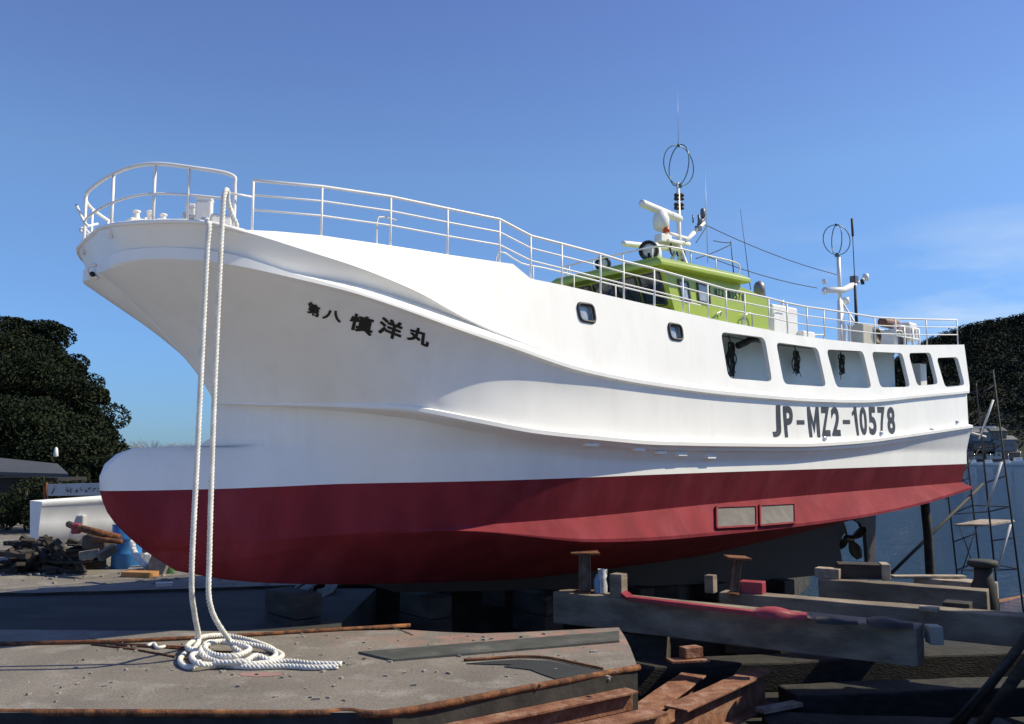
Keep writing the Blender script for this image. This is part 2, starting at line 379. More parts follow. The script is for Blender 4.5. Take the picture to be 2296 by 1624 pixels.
pr = MB(); pr.lathe([(.04, -.25), (.1, -.15), (.1, .1), (.05, .22), (.01, .25)], W(18.25, 0, .18), DX, 16)
for q in range(4):
    a = q*math.pi/2+.5; rows = []
    for i in range(8):
        r = .08+.46*i/7; wd = .3*math.sin(math.pi*(i+1.2)/9.6); pitch = .9-.5*i/7; row = []
        for j in range(5):
            c = (j/4-.5)*wd; ax = c*math.sin(pitch); tn = c*math.cos(pitch)
            row.append(W(18.25+ax, math.cos(a)*r-math.sin(a)*tn, .18+math.sin(a)*r+math.cos(a)*tn))
        rows.append(row)
    pr.grid(rows)
po = pr.build('propeller', BRONZE, boat); po.modifiers.new('t', 'SOLIDIFY').thickness = .02

# ------------------------------------------------ lettering pressed onto the hull
def bvh_of(*obs):
    vs, fs = [], []
    for o in obs:
        mw = WM[o.name]; k = len(vs); vs += [mw @ v.co for v in o.data.vertices]; fs += [tuple(i+k for i in p.vertices) for p in o.data.polygons]
    return BVHTree.FromPolygons(vs, fs)
HB = bvh_of(hull, bottom)
CAM = Vector((0, 0, CH))
def hit(px, py, tree=None):
    d = ray(px, py).normalized(); h, n, i, t = (tree or HB).ray_cast(CAM, d)
    if h is None: return None, None
    if n.dot(d) > 0: n = -n
    return h, n
def glyph(ch, offset=0.0, cuts=1):
    cu = bpy.data.curves.new('t', 'FONT'); cu.body = ch; cu.size = 1; cu.offset = offset; cu.resolution_u = 4
    o = bpy.data.objects.new('t', cu); C.objects.link(o)
    bpy.context.view_layer.update()
    me = bpy.data.meshes.new_from_object(o.evaluated_get(bpy.context.evaluated_depsgraph_get()))
    bm = bmesh.new(); bm.from_mesh(me); bmesh.ops.triangulate(bm, faces=bm.faces)
    if cuts: bmesh.ops.subdivide_edges(bm, edges=bm.edges, cuts=cuts)
    vs = [v.co.copy() for v in bm.verts]; fs = [tuple(v.index for v in f.verts) for f in bm.faces]
    bm.verts.index_update(); bm.free(); bpy.data.objects.remove(o)
    x0 = min(v.x for v in vs); x1 = max(v.x for v in vs); y0 = min(v.y for v in vs); y1 = max(v.y for v in vs)
    return [((v.x-x0)/(x1-x0), (v.y-y0)/(y1-y0)) for v in vs], fs
def press(mb, g, quad, tree=None, lift=.006):
    """quad: bottom-left, bottom-right, top-right, top-left marks; the glyph lies on the surface there"""
    uv, fs = g; q = [hit(*p, tree)[0] for p in quad]; nm = hit(*[sum(p[i] for p in quad)/4 for i in (0, 1)], tree)[1]
    vs = []
    for u, v in uv:
        p = q[0]*(1-u)*(1-v)+q[1]*u*(1-v)+q[2]*u*v+q[3]*(1-u)*v
        h, n, i, d = (tree or HB).find_nearest(p)
        if n.dot(nm) < 0: n = -n
        vs.append(h+n*lift)
    mb.add(vs, fs)
nm = MB()
for ch, a, b, c, d in [('第', (690, 699), (713, 711), (716, 689), (693, 676)), ('八', (725, 712), (761, 721), (765, 700), (729, 695)),
                       ('慎', (784, 734), (829, 750), (836, 716), (792, 704)), ('洋', (850, 744), (893, 762), (901, 727), (858, 712)),
                       ('丸', (915, 759), (957, 776), (960, 743), (922, 734))]:
    G_ = glyph(ch, .008); cu_ = (Vector(a)+Vector(b)+Vector(c)+Vector(d))/4; K_ = [cu_+(Vector(p)-cu_)*1.13 for p in (a, b, c, d)]
    for q, (ox, oy) in enumerate([(0, 0), (1.2, .4), (-1.2, -.3), (.6, 1.5), (-.5, -1.4), (2.0, -.4), (-1.6, 1.0), (1.6, 1.3)]): fq = .55 if ch in '第八' else .8; press(nm, G_, [(p.x+ox*fq, p.y+oy*fq) for p in K_], lift=.005+.0007*q)
nl = nm.build('name_lettering', INK, hull)
rg = MB()
S = lambda zx, zy: ((2500+zx/2.28)/1.5275, (1300+zy/2.28)/1.5275)
dash = ([(0, 0), (1, 0), (1, 1), (0, 1)], [(0, 1, 2, 3)])
OWN = {'-': dash, 'M': ([(0, 0), (.27, 0), (.27, .6), (.5, .12), (.73, .6), (.73, 0), (1, 0), (1, 1), (.76, 1), (.5, .46), (.24, 1), (0, 1)], [(0, 1, 2, 11), (2, 3, 9, 10, 11), (3, 4, 7, 8, 9), (4, 5, 6, 7)]),
       '1': ([(.45, 0), (1, 0), (1, 1), (.5, 1), (.45, .9), (0, .8), (0, .68), (.45, .74)], [(0, 1, 2, 3, 4, 7), (7, 4, 5, 6)])}
for ch, x0, x1, xt0, xt1, y0, y1 in [('J', 334, 404, 330, 392, 450, 200), ('P', 430, 500, 412, 488, 452, 208), ('-', 522, 582, 520, 580, 352, 318), ('M', 622, 706, 600, 690, 452, 214),
                                     ('Z', 718, 790, 705, 772, 444, 214), ('2', 800, 866, 786, 852, 442, 214), ('-', 882, 938, 880, 936, 348, 316), ('1', 978, 1008, 944, 984, 438, 214),
                                     ('0', 1022, 1076, 1006, 1062, 436, 214), ('5', 1092, 1150, 1076, 1134, 434, 214), ('7', 1176, 1216, 1148, 1206, 432, 214), ('8', 1236, 1294, 1222, 1282, 428, 214)]:
    press(rg, OWN[ch] if ch in OWN else glyph(ch, .035), (S(x0, y0), S(x1, y0), S(xt1, y1), S(xt0, y1)))
rg.build('registration_lettering', INKG, hull)
# grille plates over the bottom intake, scuppers, small hull fittings
gr = MB(); gf = MB()
for quad in [((1604, 1186), (1693, 1181), (1692, 1136), (1603, 1139)), ((1701, 1181), (1779, 1174), (1778, 1131), (1700, 1135))]:
    q = [hit(*p)[0] for p in quad]; n = hit(*[sum(p[i] for p in quad)/4 for i in (0, 1)])[1]
    m = MB(); m.add([p+n*.03 for p in q]+[p-n*.02 for p in q], [(0, 1, 2, 3), (0, 4, 5, 1), (1, 5, 6, 2), (2, 6, 7, 3), (3, 7, 4, 0)])
    m.build('intake_grille', GREYM, bottom)
    for i in range(4): gf.beam(q[i]+n*.03, q[(i+1) % 4]+n*.03, .035, .05, up=n)
gf.build('grille_frame', RED, bottom)
for px, py, w in [(1325, 998, 34), (1430, 1009, 30), (1478, 1015, 26), (1525, 1020, 24), (1590, 1026, 26)]:
    h, n = hit(px, py)
    if h:
        m = MB(); m.beam(h-DX*.12-NX*.01, h+DX*.12-NX*.01, .15, .05); m.build('scupper_hood', WHITE, hull, bevel=.01)
for px, py in [(1848, 984), (1975, 972), (2090, 964), (2145, 946)]:
    h, n = hit(px, py)
    m = MB(); m.lathe([(.05, 0), (.05, .03), (.03, .035)], h, n, 12); m.build('hull_outlet', STEEL, hull)

# ------------------------------------------------ shelter sides with openings (solid panels)
def panel(side):
    top = [(535, 515, 1.99), (620, 519, 2.0), (720, 528, 2.02), (870, 550, 2.05), (1003, 571, 2.08), (1120, 588, 2.1), (1150, 592, 2.1), (1190, 625, 2.1), (1260, 639, 2.1), (1400, 671, 2.1), (1532, 701, 2.09), (1629, 722, 2.08), (1725, 740, 2.06), (1766, 749, 2.05), (1860, 762, 2.03), (1963, 772, 2.02), (2060, 774, 2.0), (2162, 773, 1.96)]
    bot = _AB[5:]
    T3 = [hp(*p) for p in top]; B3 = [hp(*p) for p in bot]
    bt = tab([(p.x, p.y) for p in T3]); zt = tab([(p.x, p.z) for p in T3])
    Bs = [p.x for p in B3]; bb = tab([(p.x, p.y) for p in B3]); zb = tab([(p.x, p.z) for p in B3])
    def bof(s, z):
        v = max(0, min(1, (z-zb(s))/max(.02, zt(s)-zb(s)))); return bb(s)+(bt(s)-bb(s))*v
    outline = [(p.x, p.z) for p in T3]
    bs = [Bs[0]+(Bs[-1]-Bs[0])*(i/60)**1.4 for i in range(61)]
    outline = outline + [(s, zb(s)+.0) for s in bs[::-1]][:-1]
    def rnd(q, r=.14):                    # rounded quad hole from marks
        c = [hp(*p, 2.12) for p in q]; c = [(p.x, p.z) for p in c]; o = []
        for i in range(4):
            p0, p1, p2 = Vector(c[i-1]), Vector(c[i]), Vector(c[(i+1) % 4])
            a = p1+(p0-p1).normalized()*r; b = p1+(p2-p1).normalized()*r
            for t in (0, .25, .5, .75, 1): o.append(tuple(a*(1-t)**2+p1*2*t*(1-t)+b*t*t))
        return o
    holes = [rnd(q) for q in [((1617, 744), (1718, 757), (1723, 857), (1623, 849)), ((1743, 767), (1839, 780), (1846, 868), (1749, 862)), ((1858, 783), (1942, 787), (1950, 871), (1869, 869)), ((1961, 788), (2031, 791), (2039, 868), (1970, 869)), ((2045, 791), (2096, 790), (2104, 862), (2055, 865)), ((2108, 802), (2157, 800), (2165, 864), (2119, 869))]]
    small = [((1293, 680), (1328, 684), (1331, 725), (1296, 719)), ((1497, 725), (1526, 730), (1527, 764), (1499, 760))]
    hs = [rnd(q, .09) for q in small]
    pts = []; cons = []
    def loop(l):
        k = len(pts); pts.extend(Vector(p) for p in l); cons.extend((k+i, k+(i+1) % len(l)) for i in range(len(l)))
    loop(outline)
    for h in holes+hs: loop(h)
    import itertools
    def inside(p, poly):
        c = False; j = len(poly)-1
        for i in range(len(poly)):
            if (poly[i][1] > p[1]) != (poly[j][1] > p[1]) and p[0] < (poly[j][0]-poly[i][0])*(p[1]-poly[i][1])/(poly[j][1]-poly[i][1])+poly[i][0]: c = not c
            j = i
        return c
    s = 1.2
    while s < 20.3:
        z = 3.4
        while z < 5.2:
            if inside((s, z), outline) and not any(inside((s, z), h) for h in holes+hs) and min((Vector((s, z))-p).length for p in pts[:len(outline)]) > .08: pts.append(Vector((s+random.uniform(-.01, .01), z)))
            z += .28
        s += .3
    r = delaunay_2d_cdt(pts, cons, [], 0, 1e-5)
    vs, fs = r[0], r[2]
    keep = []
    for f in fs:
        c = sum((vs[i] for i in f), Vector((0, 0)))/len(f)
        if inside(c, outline) and not any(inside(c, h) for h in holes+hs): keep.append(tuple(f)[::side])
    m = MB(); m.add([W(v.x, bof(v.x, v.y)*side, v.y) for v in vs], keep, True)
    m.add([W(v.x, (bof(v.x, v.y)-.09)*side, v.y) for v in vs], [f[::-1] for f in keep], True)
    cnt = {}
    for f in keep:
        for i in range(len(f)):
            e = (f[i], f[(i+1) % len(f)]); cnt[e] = 1
    for (a, b) in [e for e in cnt if (e[1], e[0]) not in cnt]:
        A, B = vs[a], vs[b]
        m.add([W(A.x, bof(A.x, A.y)*side, A.y), W(B.x, bof(B.x, B.y)*side, B.y), W(B.x, (bof(B.x, B.y)-.09)*side, B.y), W(A.x, (bof(A.x, A.y)-.09)*side, A.y)], [(3, 2, 1, 0)])
    o = m.build('shelter_side', WHITE, boat)
    return o, holes, hs, bof, (bt, zt, bb, zb), T3
pp, HOLES, HS, BOF, (bt, zt, bb, zb), T3 = panel(1)
ps = panel(-1)[0]
# portholes: dark frame ring + pane set in the opening
for h in HS:
    cx = sum(p[0] for p in h)/len(h); cz = sum(p[1] for p in h)/len(h)
    for sd in (1, -1):
        f = MB(); f.tube([W(s, (BOF(s, z)+.005)*sd, z) for s, z in h], .028, 6, closed=True)
        fr_ = f.build('porthole_frame', BLACK, pp if sd == 1 else ps)
        g = MB(); g.add([W(s, (BOF(s, z)-.045)*sd, z) for s, z in h], [tuple(range(len(h)))[::sd]]); g.build('porthole_glass', GLASSL, pp if sd == 1 else ps)
        g = MB(); g.beam(W(cx+.04, (BOF(cx, cz)-.03)*sd, cz-.18), W(cx+.04, (BOF(cx, cz)-.03)*sd, cz+.18), .02, .02); g.build('porthole_bar', BLACK, pp if sd == 1 else ps)
# top deck, foredeck, working deck, inner house
dk = MB()
ss = [hp(205, 520, 0).x+.12] + [T3[0].x+(T3[-1].x-T3[0].x)*i/50 for i in range(51)]
def deck_rows(dz, inset):
    rows = []
    for s in [T3[0].x + (20.35-T3[0].x)*i/60 for i in range(61)]:
        b = bt(s)-inset; z = zt(s)+dz; rows.append([W(s, b*f, z+.05*(1-f*f)) for f in (-1, -.6, -.2, .2, .6, 1)])
    return rows
dk.grid(deck_rows(-.05, .03)); dk.grid(deck_rows(-.11, .03))
dk.build('upper_deck', mat('pale_deck_paint', (.55, .60, .62), .6), boat)
# bow deck inside the bulwark
fd = MB(); rows = []
bow = [p for p in AB if p.x < T3[0].x+.05]
for p in bow: rows.append([W(p.x+.09, max(0, p.y-.22)*f, p.z-.1) for f in (-1, -.5, 0, .5, 1)])
fd.grid(rows); fd.build('fore_deck', WHITE, boat)
cap = MB()
for sd in (1, -1): cap.tube([wb(p, sd) for p in bow[::1]], .028, 8)
cap.build('bulwark_cap', WHITE, boat)
bi = MB()
for sd in (1, -1): bi.grid([[W(p.x+.04, max(0, p.y-.03)*sd, p.z+.0) for p in bow], [W(p.x+.12, max(0, p.y-.3)*sd, p.z-.3) for p in bow]])
bi.build('bulwark_inner', WHITE, boat)
wd = MB(); wd.grid([[W(s, b, zb(s)+.02) for b in (-2.1, 0, 2.1)] for s in [6+14.3*i/20 for i in range(21)]]); wd.build('working_deck', mat('deck_grey_green', (.20, .24, .24), .7), boat)
iw = MB()
for sd in (1, -1):
    iw.grid([[W(s, 1.3*sd, zb(s)), W(s, 1.3*sd, zt(s)-.1)] for s in [6+12.4*i/20 for i in range(21)]])
iw.grid([[W(18.4, b, zb(18.4)), W(18.4, b, zt(18.4)-.1)] for b in (-1.3, 1.3)])
iw.build('inner_house', mat('pale_blue_wall', (.68, .76, .78), .5, var=.05), boat)
fb = MB(); fb.grid([[W(6.3, b, zb(6.3)), W(6.3, b, zt(6.3)-.1)] for b in (-2.05, 2.05)]); fb.build('fore_bulkhead', WHITE, boat)
# deck post and locker seen through the aft openings
m = MB(); m.box(W(19.2, 1.5, zb(19.2)+.3), (.35, .3, .7), TH); m.build('deck_locker', WHITE2, boat, bevel=.02)
m = MB(); m.tube(catmull([wb(hp(*q, 1.6)) for q in [(1655, 775), (1672, 768), (1682, 762), (1700, 758)]], 5), .07, 8); m.build('ceiling_pipe', BLACK, boat)
m = MB(); m.beam(W(18.8, 1.0, zb(18)), W(18.8, 1.0, zt(18)-.1), .1, .1); m.build('deck_post', PIPE, boat)

# ------------------------------------------------ railings
def rail_line(side):
    marks = [(565, 404, 515), (720, 418, 528), (875, 441, 549), (1003, 468, 571), (1120, 492, 588), (1190, 529, 622), (1260, 547, 639), (1347, 570, 660), (1399, 586, 671), (1468, 603, 687), (1532, 621, 701), (1588, 637, 714), (1629, 649, 722), (1671, 657, 731), (1725, 669, 740), (1766, 680, 749), (1811, 689, 756), (1849, 694, 760), (1907, 703, 767), (1963, 712, 772), (2010, 715, 773), (2079, 717, 774), (2148, 718, 773)]
    res = []
    for px, yt, yb in marks:
        p = hp(px, yb, 2.0); b = bt(p.x)-.06; p = hp(px, yb, b); t = hp(px, yt, b); res.append((p.x, b, p.z, t.z))
    return res
RL = rail_line(1)
for side in (1, -1):
    m = MB()
    def sm(f): return [W(s, b*side, z0+(z1-z0)*f) for s, b, z0, z1 in RL]
    top = sm(1); m.tube(top, .021, 8); m.tube(sm(.70), .014, 6); m.tube(sm(.40), .014, 6)
    r = m.build('side_railing', WHITE2, boat)
    for i, (s, b, z0, z1) in enumerate(RL):
        q = MB(); q.tube([W(s, b*side, z0-.12), W(s, b*side, z1)], .016, 8)
        q.lathe([(.05, 0), (.05, .012)], W(s, b*side, z0-.04), n=10)
        q.build('stanchion', WHITE2, r)
    # low grab hoops
    for s0 in (3.0, 12.2, 15.0, 16.2):
        z = zt(s0); q = MB(); q.tube(catmull([W(s0, (bt(s0)-.1)*side, z-.1), W(s0, (bt(s0)-.1)*side, z+.32), W(s0+.08, (bt(s0)-.1)*side, z+.4), W(s0+.3, (bt(s0)-.1)*side, z+.4)], 5), .014, 6); q.build('grab_hoop', WHITE2, r)
    q = MB(); l2 = [W(s, (bt(s)-.5)*side, zt(s)+.36) for s in [5.4+.45*i for i in range(12)]]
    q.tube(catmull([W(5.3, (bt(5.3)-.5)*side, zt(5.3)-.1)]+l2, 3), .014, 6)
    for s in (6.1, 7.0, 8, 9, 10): q.tube([W(s, (bt(s)-.5)*side, zt(s)-.1), W(s, (bt(s)-.5)*side, zt(s)+.36)], .012, 6)
    q.build('inner_handrail', WHITE2, r)
# bow pulpit
PP = [(-.02, .25), (.03, .6), (.12, .95), (.3, 1.3), (.6, 1.6), (1.0, 1.86)]
zr = tab([(-.1, 5.72), (.12, 5.78), (.35, 5.77), (.6, 5.72), (1.05, 5.64)]); zbw = tab([(-.1, 5.0), (1.1, 5.02)])
port = [Vector((s, b, 0)) for s, b in PP]; loopp = [Vector((p.x, -p.y, 0)) for p in port[::-1]] + port
m = MB()
def pul(f): return [W(p.x, p.y, zbw(p.x)+(zr(p.x)-zbw(p.x))*f) for p in loopp]
tp = pul(1); e0 = W(1.05, -1.88, 5.0); e1 = W(1.05, 1.88, 5.0)
m.tube(catmull([e0, W(1.05, -1.88, 5.5)]+tp+[W(1.05, 1.88, 5.5), e1], 6), .024, 8)
m.tube(catmull(pul(.52), 6), .016, 6)
pu = m.build('bow_pulpit', WHITE2, boat)
for p in (port[1], port[3], port[4]):
    for sd in (1, -1):
        q = MB(); q.tube([W(p.x, p.y*sd, 4.95), W(p.x, p.y*sd, zr(p.x))], .02, 8); q.build('stanchion', WHITE2, pu)
q = MB(); q.tube(catmull([W(.35, -1.2, 5.55), W(.05, -.9, 5.35), W(.2, -.5, 5.15), W(.45, -.4, 5.0)], 5), .018, 6); q.tube(catmull([W(-.05, -.75, 5.65), W(.0, -.55, 5.4), W(.02, -.4, 5.3)], 5), .02, 6); q.build('brace', WHITE2, pu)
# connecting bar between pulpit and side railing
m = MB(); a = hp(510, 432, 1.94); b = hp(565, 442, 1.96); m.tube([wb(a), wb(b)], .014, 6); m.build('gate_bar', WHITE2, boat)
# bollards, fairleads, bow roller
def part(fn, name, mt, bevel=0, parent=None):
    m = MB(); fn(m); return m.build(name, mt, parent or boat, bevel=bevel)
def bollard(px, py0, py1, b, w):
    p = hp(px, py1, b); t = hp(px, py0, b)
    def f(m): m.box(W(p.x, b, (p.z-.15+t.z-.05)/2), (w, w, t.z-.05-p.z+.15), TH-.5); m.box(W(p.x, b, t.z-.03), (w*1.06, w*1.06, .07), TH-.5)
    part(f, 'bollard', WHITE2, .02)
bollard(457, 443, 500, 1.45, .19); bollard(427, 459, 500, 1.15, .12)
for px, b in [(330, .5), (300, .75)]:
    p = hp(px, 498, b)
    def f(m):
        m.box(W(p.x+.1, b, p.z-.05), (.34, .22, .16), TH); m.lathe([(.04, 0), (.045, .05), (.03, .11), (.05, .13), (.05, .15)], W(p.x+.03, b, p.z), n=12); m.lathe([(.04, 0), (.045, .05), (.03, .11), (.05, .13), (.05, .15)], W(p.x+.2, b, p.z-.01), n=12)
    part(f, 'fairlead', WHITE2, .02)
def f(m):
    p = hp(400, 500, 1.4); m.box(W(p.x, 1.4, p.z+.0), (.5, .12, .07), TH-.5); p = hp(495, 500, 1.8); m.box(W(p.x, 1.8, p.z+.02), (.24, .16, .14), TH-.3)
part(f, 'mooring_chock', WHITE2, .02)
def f(m):
    a = W(.06, -.1, 4.68); m.tube(catmull([a+Vector((-.0, 0, .05)), a+Vector((-.07, 0, .05)), a+Vector((-.1, -.02, -.02)), a+Vector((-.06, 0, -.09)), a+Vector((.02, .02, -.11))], 5), .022, 8)
part(f, 'towing_eye', WHITE2)
def f(m):
    a = W(.06, -.1, 4.63); m.lathe([(.035, -.04), (.025, -.02), (.025, .02), (.035, .04)], a+Vector((-.05, 0, -.02)), NX, 12)
part(f, 'bow_roller', BLACK)

# ------------------------------------------------ wheelhouse
wh = MB()
def zd(s): return zt(s)-.05
b0 = 1.3
fz = 5.92
# side walls, slanted front and aft cabin
fs, ft = 10.05, 9.62
side_o = [(fs, zd(fs)), (13.07, zd(13.07)), (13.05, 5.58), (12.05, 5.72), (12.0, fz-.08), (ft, fz-.08)]
for sd in (1, -1): wh.add([W(a, b0*sd, b) for a, b in side_o], [tuple(range(len(side_o)))[::sd]])
for i in range(1, len(side_o)-1):
    a, b = side_o[i], side_o[i+1]; wh.add([W(a[0], b0, a[1]), W(b[0], b0, b[1]), W(b[0], -b0, b[1]), W(a[0], -b0, a[1])], [(0, 3, 2, 1)])
wh.add([W(fs, b0, zd(fs)), W(ft, b0, fz-.08), W(ft, -b0, fz-.08), W(fs, -b0, zd(fs))], [(0, 1, 2, 3)])
whl = wh.build('wheelhouse', GREEN, boat)
# lower forward coaming in front of the wheelhouse
m = MB()
ro = [(9.0, zd(9)+.02), (9.0, zd(9)+.3), (9.9, zd(9.9)+.42), (10.0, zd(10))]
for i in range(3):
    a, b = ro[i], ro[i+1]; m.add([W(a[0], 1.15, a[1]), W(b[0], 1.15, b[1]), W(b[0], -1.4, b[1]), W(a[0], -1.4, a[1])], [(0, 3, 2, 1)])
m.build('forward_coaming', GREEN, whl)
m = MB(); m.add([W(fs-.02, b0+.006, zd(fs)), W(13.07, b0+.006, zd(13.07)), W(13.07, b0+.006, zd(13.07)+.1), W(fs-.05, b0+.006, zd(fs)+.09)], [(0, 1, 2, 3)]); m.build('blue_stripe', BLUEP, whl)
# roof slab with a sloping visor edge
def roof(m, s0, s1, b, z0, z1, ov, cam_=.05):
    lo = [(s0, b), (s1, b), (s1, -b), (s0, -b)]
    pts = []
    for (s, bb), dz in zip(lo, (0,)*4): pts.append(W(s, bb, z0))
    hi = [(s0+ov*.5, b-ov), (s1-ov*.3, b-ov), (s1-ov*.3, -b+ov), (s0+ov*.5, -b+ov)]
    for s, bb in hi: pts.append(W(s, bb, z1))
    md = [W(s, bb, z0+(z1-z0)*.45) for s, bb in lo]
    vs = pts[:4]+md+pts[4:]
    m.add(vs, [(3, 2, 1, 0)]+[(i, (i+1) % 4, 4+(i+1) % 4, 4+i) for i in range(4)]+[(4+i, 4+(i+1) % 4, 8+(i+1) % 4, 8+i) for i in range(4)]+[(8, 9, 10, 11)])
m = MB(); roof(m, 9.3, 12.1, 1.52, fz-.15, fz+.04, .16); rf = m.build('roof', GREEN, whl, bevel=.02)
m = MB(); roof(m, 9.9, 11.95, 1.15, fz+.03, fz+.12, .08); m.build('roof_hatch_rim', GREEN, whl, bevel=.01)
m = MB(); m.tube([W(9.32, -1.5, fz-.06), W(9.32, 1.5, fz-.06), W(12.08, 1.5, fz-.06)], .012, 6); m.build('gutter', WHITE2, whl)
# windows
def wq(name, pts, mt, par=whl, out=None, fr=.035):
    p = [Vector(q) for q in pts]; n = (p[1]-p[0]).cross(p[3]-p[0]).normalized()
    if out is not None and n.dot(out) < 0: n = -n
    f = MB()
    for i in range(4): f.beam(p[i]+n*.012, p[(i+1) % 4]+n*.012, fr, .03, up=n)
    fo = f.build(name, mat('window_rubber', (.05, .05, .055), .5), par)
    g = MB(); g.add([q+n*.006 for q in p], [(0, 1, 2, 3)]); g.build('pane', mt, fo)
def sidep(px, py): q = hp(px, py, b0); return W(q.x, b0, q.z)
for q in [((1519, 628), (1541, 634), (1547, 676), (1530, 672)), ((1562, 634), (1588, 641), (1591, 682), (1566, 675))]:
    a = [sidep(*x) for x in q]; wq('side_window', a, GLASSL, out=NX)
    wq('side_window', [Vector(x)-NX*2*b0 for x in a], GLASS, out=-NX)
def fp(u, v): # point on the slanted front, u across port to starboard, v up
    s = fs+(ft-fs)*v; return W(s-.004, b0-2*b0*u, zd(fs)+(fz-.08-zd(fs))*v)
for i in range(4):
    u0 = .05+.235*i; u1 = u0+.2; wq('front_window', [fp(u0, .38), fp(u1, .38), fp(u1, .9), fp(u0, .9)], GLASS, out=-DX)
for i in range(4):
    m = MB(); u0 = .1+.235*i; m.tube([fp(u0, .42)-DX*.04, fp(u0+.08, .8)-DX*.04], .008, 5); m.build('window_wiper', BLACK, whl)
m = MB(); m.grid([[fp(.03, .02)-DX*.01, fp(.97, .02)-DX*.01], [fp(.03, .3)-DX*.01, fp(.97, .3)-DX*.01]]); m.build('front_lower_panel', mat('dark_screen', (.04, .05, .05), .5), whl)
# callsign on the green side
WB = bvh_of(whl)
m = MB()
for i, ch in enumerate('MZ2-10578'):
    x0 = 1602+7.6*i; y0 = 662+1.55*i; w = 5.6
    g = dash if ch == '-' else glyph(ch, .02)
    hh = (7.5, 9) if ch == '-' else (0, 16)
    press(m, g, ((x0, y0-hh[0]), (x0+w, y0+1.1-hh[0]), (x0+w-.6, y0+1.1-hh[1]-(0 if ch == '-' else 0)), (x0-.6, y0-hh[1])), WB)
m.build('callsign_lettering', INK, whl)
m = MB(); m.tube(catmull([sidep(1600, 722)+NX*.03, sidep(1600, 707)+NX*.05, sidep(1612, 700)+NX*.05, sidep(1612, 710)+NX*.03], 5), .014, 6); m.tube(catmull([sidep(1660, 735)+NX*.03, sidep(1660, 712)+NX*.06, sidep(1668, 706)+NX*.06, sidep(1680, 706)+NX*.06, sidep(1684, 740)+NX*.03], 5), .014, 6); m.build('door_handle', STEEL, whl)
# roof rail
def R_(s, b, z=.42): return W(s, b, fz+z-.1)
m = MB(); m.tube(catmull([R_(11.95, 1.3, .12), R_(11.95, 1.32, .36), R_(11, 1.34, .38), R_(9.9, 1.35, .38), R_(9.55, 1.1, .38), R_(9.5, 0, .38), R_(9.5, -1.2, .38), R_(9.7, -1.4, .36), R_(9.8, -1.4, .1)], 6), .018, 6)
for s, b in [(11.2, 1.33), (10.4, 1.34), (9.56, 1.1), (9.5, .4), (9.5, -.4), (9.5, -1.1)]: m.tube([R_(s, b, .05), R_(s, b, .38)], .014, 6)
m.build('roof_rail', WHITE2, whl)
# search lights on the roof front
def at_b(px, py, b): q = hp(px, py, b); return W(q.x, b, q.z)
for px, py, b, r in [(1455, 562, .9, .19), (1352, 592, -.7, .16)]:
    c = at_b(px, py, b); ax = (CAM-c).normalized(); ax = (ax*.7-DX*.6).normalized()
    m = MB(); m.lathe([(r*.55, -.2), (r*.9, -.1), (r, 0), (r*1.02, .05), (r*.86, .05), (r*.84, .01)], c, ax, 20, caps=False); m.tube([c-Vector((0, 0, .05)), Vector((c.x, c.y, fz-.02))], .03, 8)
    l = m.build('search_light', BLACK, whl)
    m = MB(); m.lathe([(r*.84, .0), (r*.5, .012), (.01, .016)], c, ax, 20); m.build('lens', mat('lamp_lens', (.55, .57, .6), .1, spec=1), l)
# ------------------------------------------------ radar mast
ms = 11.72
def f(m):
    m.tube([W(ms, 0, fz), W(ms, 0, 6.9), W(ms, 0, 8.15)], .065, 10, r2=.035); m.tube([W(ms, .35, fz), W(ms, .02, 6.75)], .035, 8); m.tube([W(ms+.4, -.3, fz), W(ms, -.02, 6.75)], .035, 8); m.tube([W(ms-.35, -.3, fz), W(ms, -.02, 6.75)], .035, 8)
    for px, py, qx, qy, r in [(1500, 540, 1545, 548, .05), (1530, 548, 1556, 522, .05), (1556, 522, 1578, 500, .045), (1500, 540, 1487, 505, .05), (1487, 520, 1540, 535, .04)]:
        m.tube([at_b(px, py, .0), at_b(qx, qy, .0)], r, 8)
mast = part(f, 'radar_mast', WHITE2)
def loopant(cx, cy, rpx, b, rot, parent, tilt=0):
    c = at_b(cx, cy, b); e = at_b(cx, cy-rpx, b); r = (e-c).length
    m = MB()
    for a in (rot, rot+1.35):
        ax = Vector((math.cos(a), math.sin(a), 0)); m.tube([c+ax*(math.cos(t)*r*.97)+Vector((0, 0, math.sin(t)*r)) for t in [2*math.pi*i/40 for i in range(40)]], .013, 6, closed=True)
    m.lathe([(.06, -.05), (.07, 0), (.04, .05)], c+Vector((0, 0, -r)), n=12); m.lathe([(.03, -.03), (.035, .03)], c+Vector((0, 0, r)), n=10)
    m.build('loop_antenna', mat('loop_tube', (.07, .16, .20), .35), parent)
loopant(1522, 371, 44, 0, .55, mast)
def scanner(ax_, ay, bx, by, b, r, px, py, pr):
    a, c = at_b(ax_, ay, b), at_b(bx, by, b); d = (c-a).normalized(); L = (c-a).length
    m = MB(); m.lathe([(.0, 0), (r*.85, .01), (r, .06), (r, L-.06), (r*.85, L-.01), (0, L)], a, d, 14, caps=False)
    s_ = m.build('radar_scanner', WHITE2, mast)
    c0 = at_b(px, py, b); m = MB(); m.lathe([(pr*.6, -.24), (pr, -.18), (pr*1.05, 0), (pr*.8, .12), (pr*.4, .2)], c0, (0, 0, 1), 16); m.build('gearbox', WHITE2, s_)
scanner(1437, 455, 1526, 492, 0, .085, 1482, 492, .17); scanner(1396, 546, 1528, 560, .1, .06, 1470, 566, .12)
for py in (438, 446, 459, 467):
    for px in (1517, 1528): m = MB(); m.lathe([(.05, -.03), (.06, 0), (.05, .03)], at_b(px, py, .0), n=10); m.build('navigation_lamp', BLACK, mast)
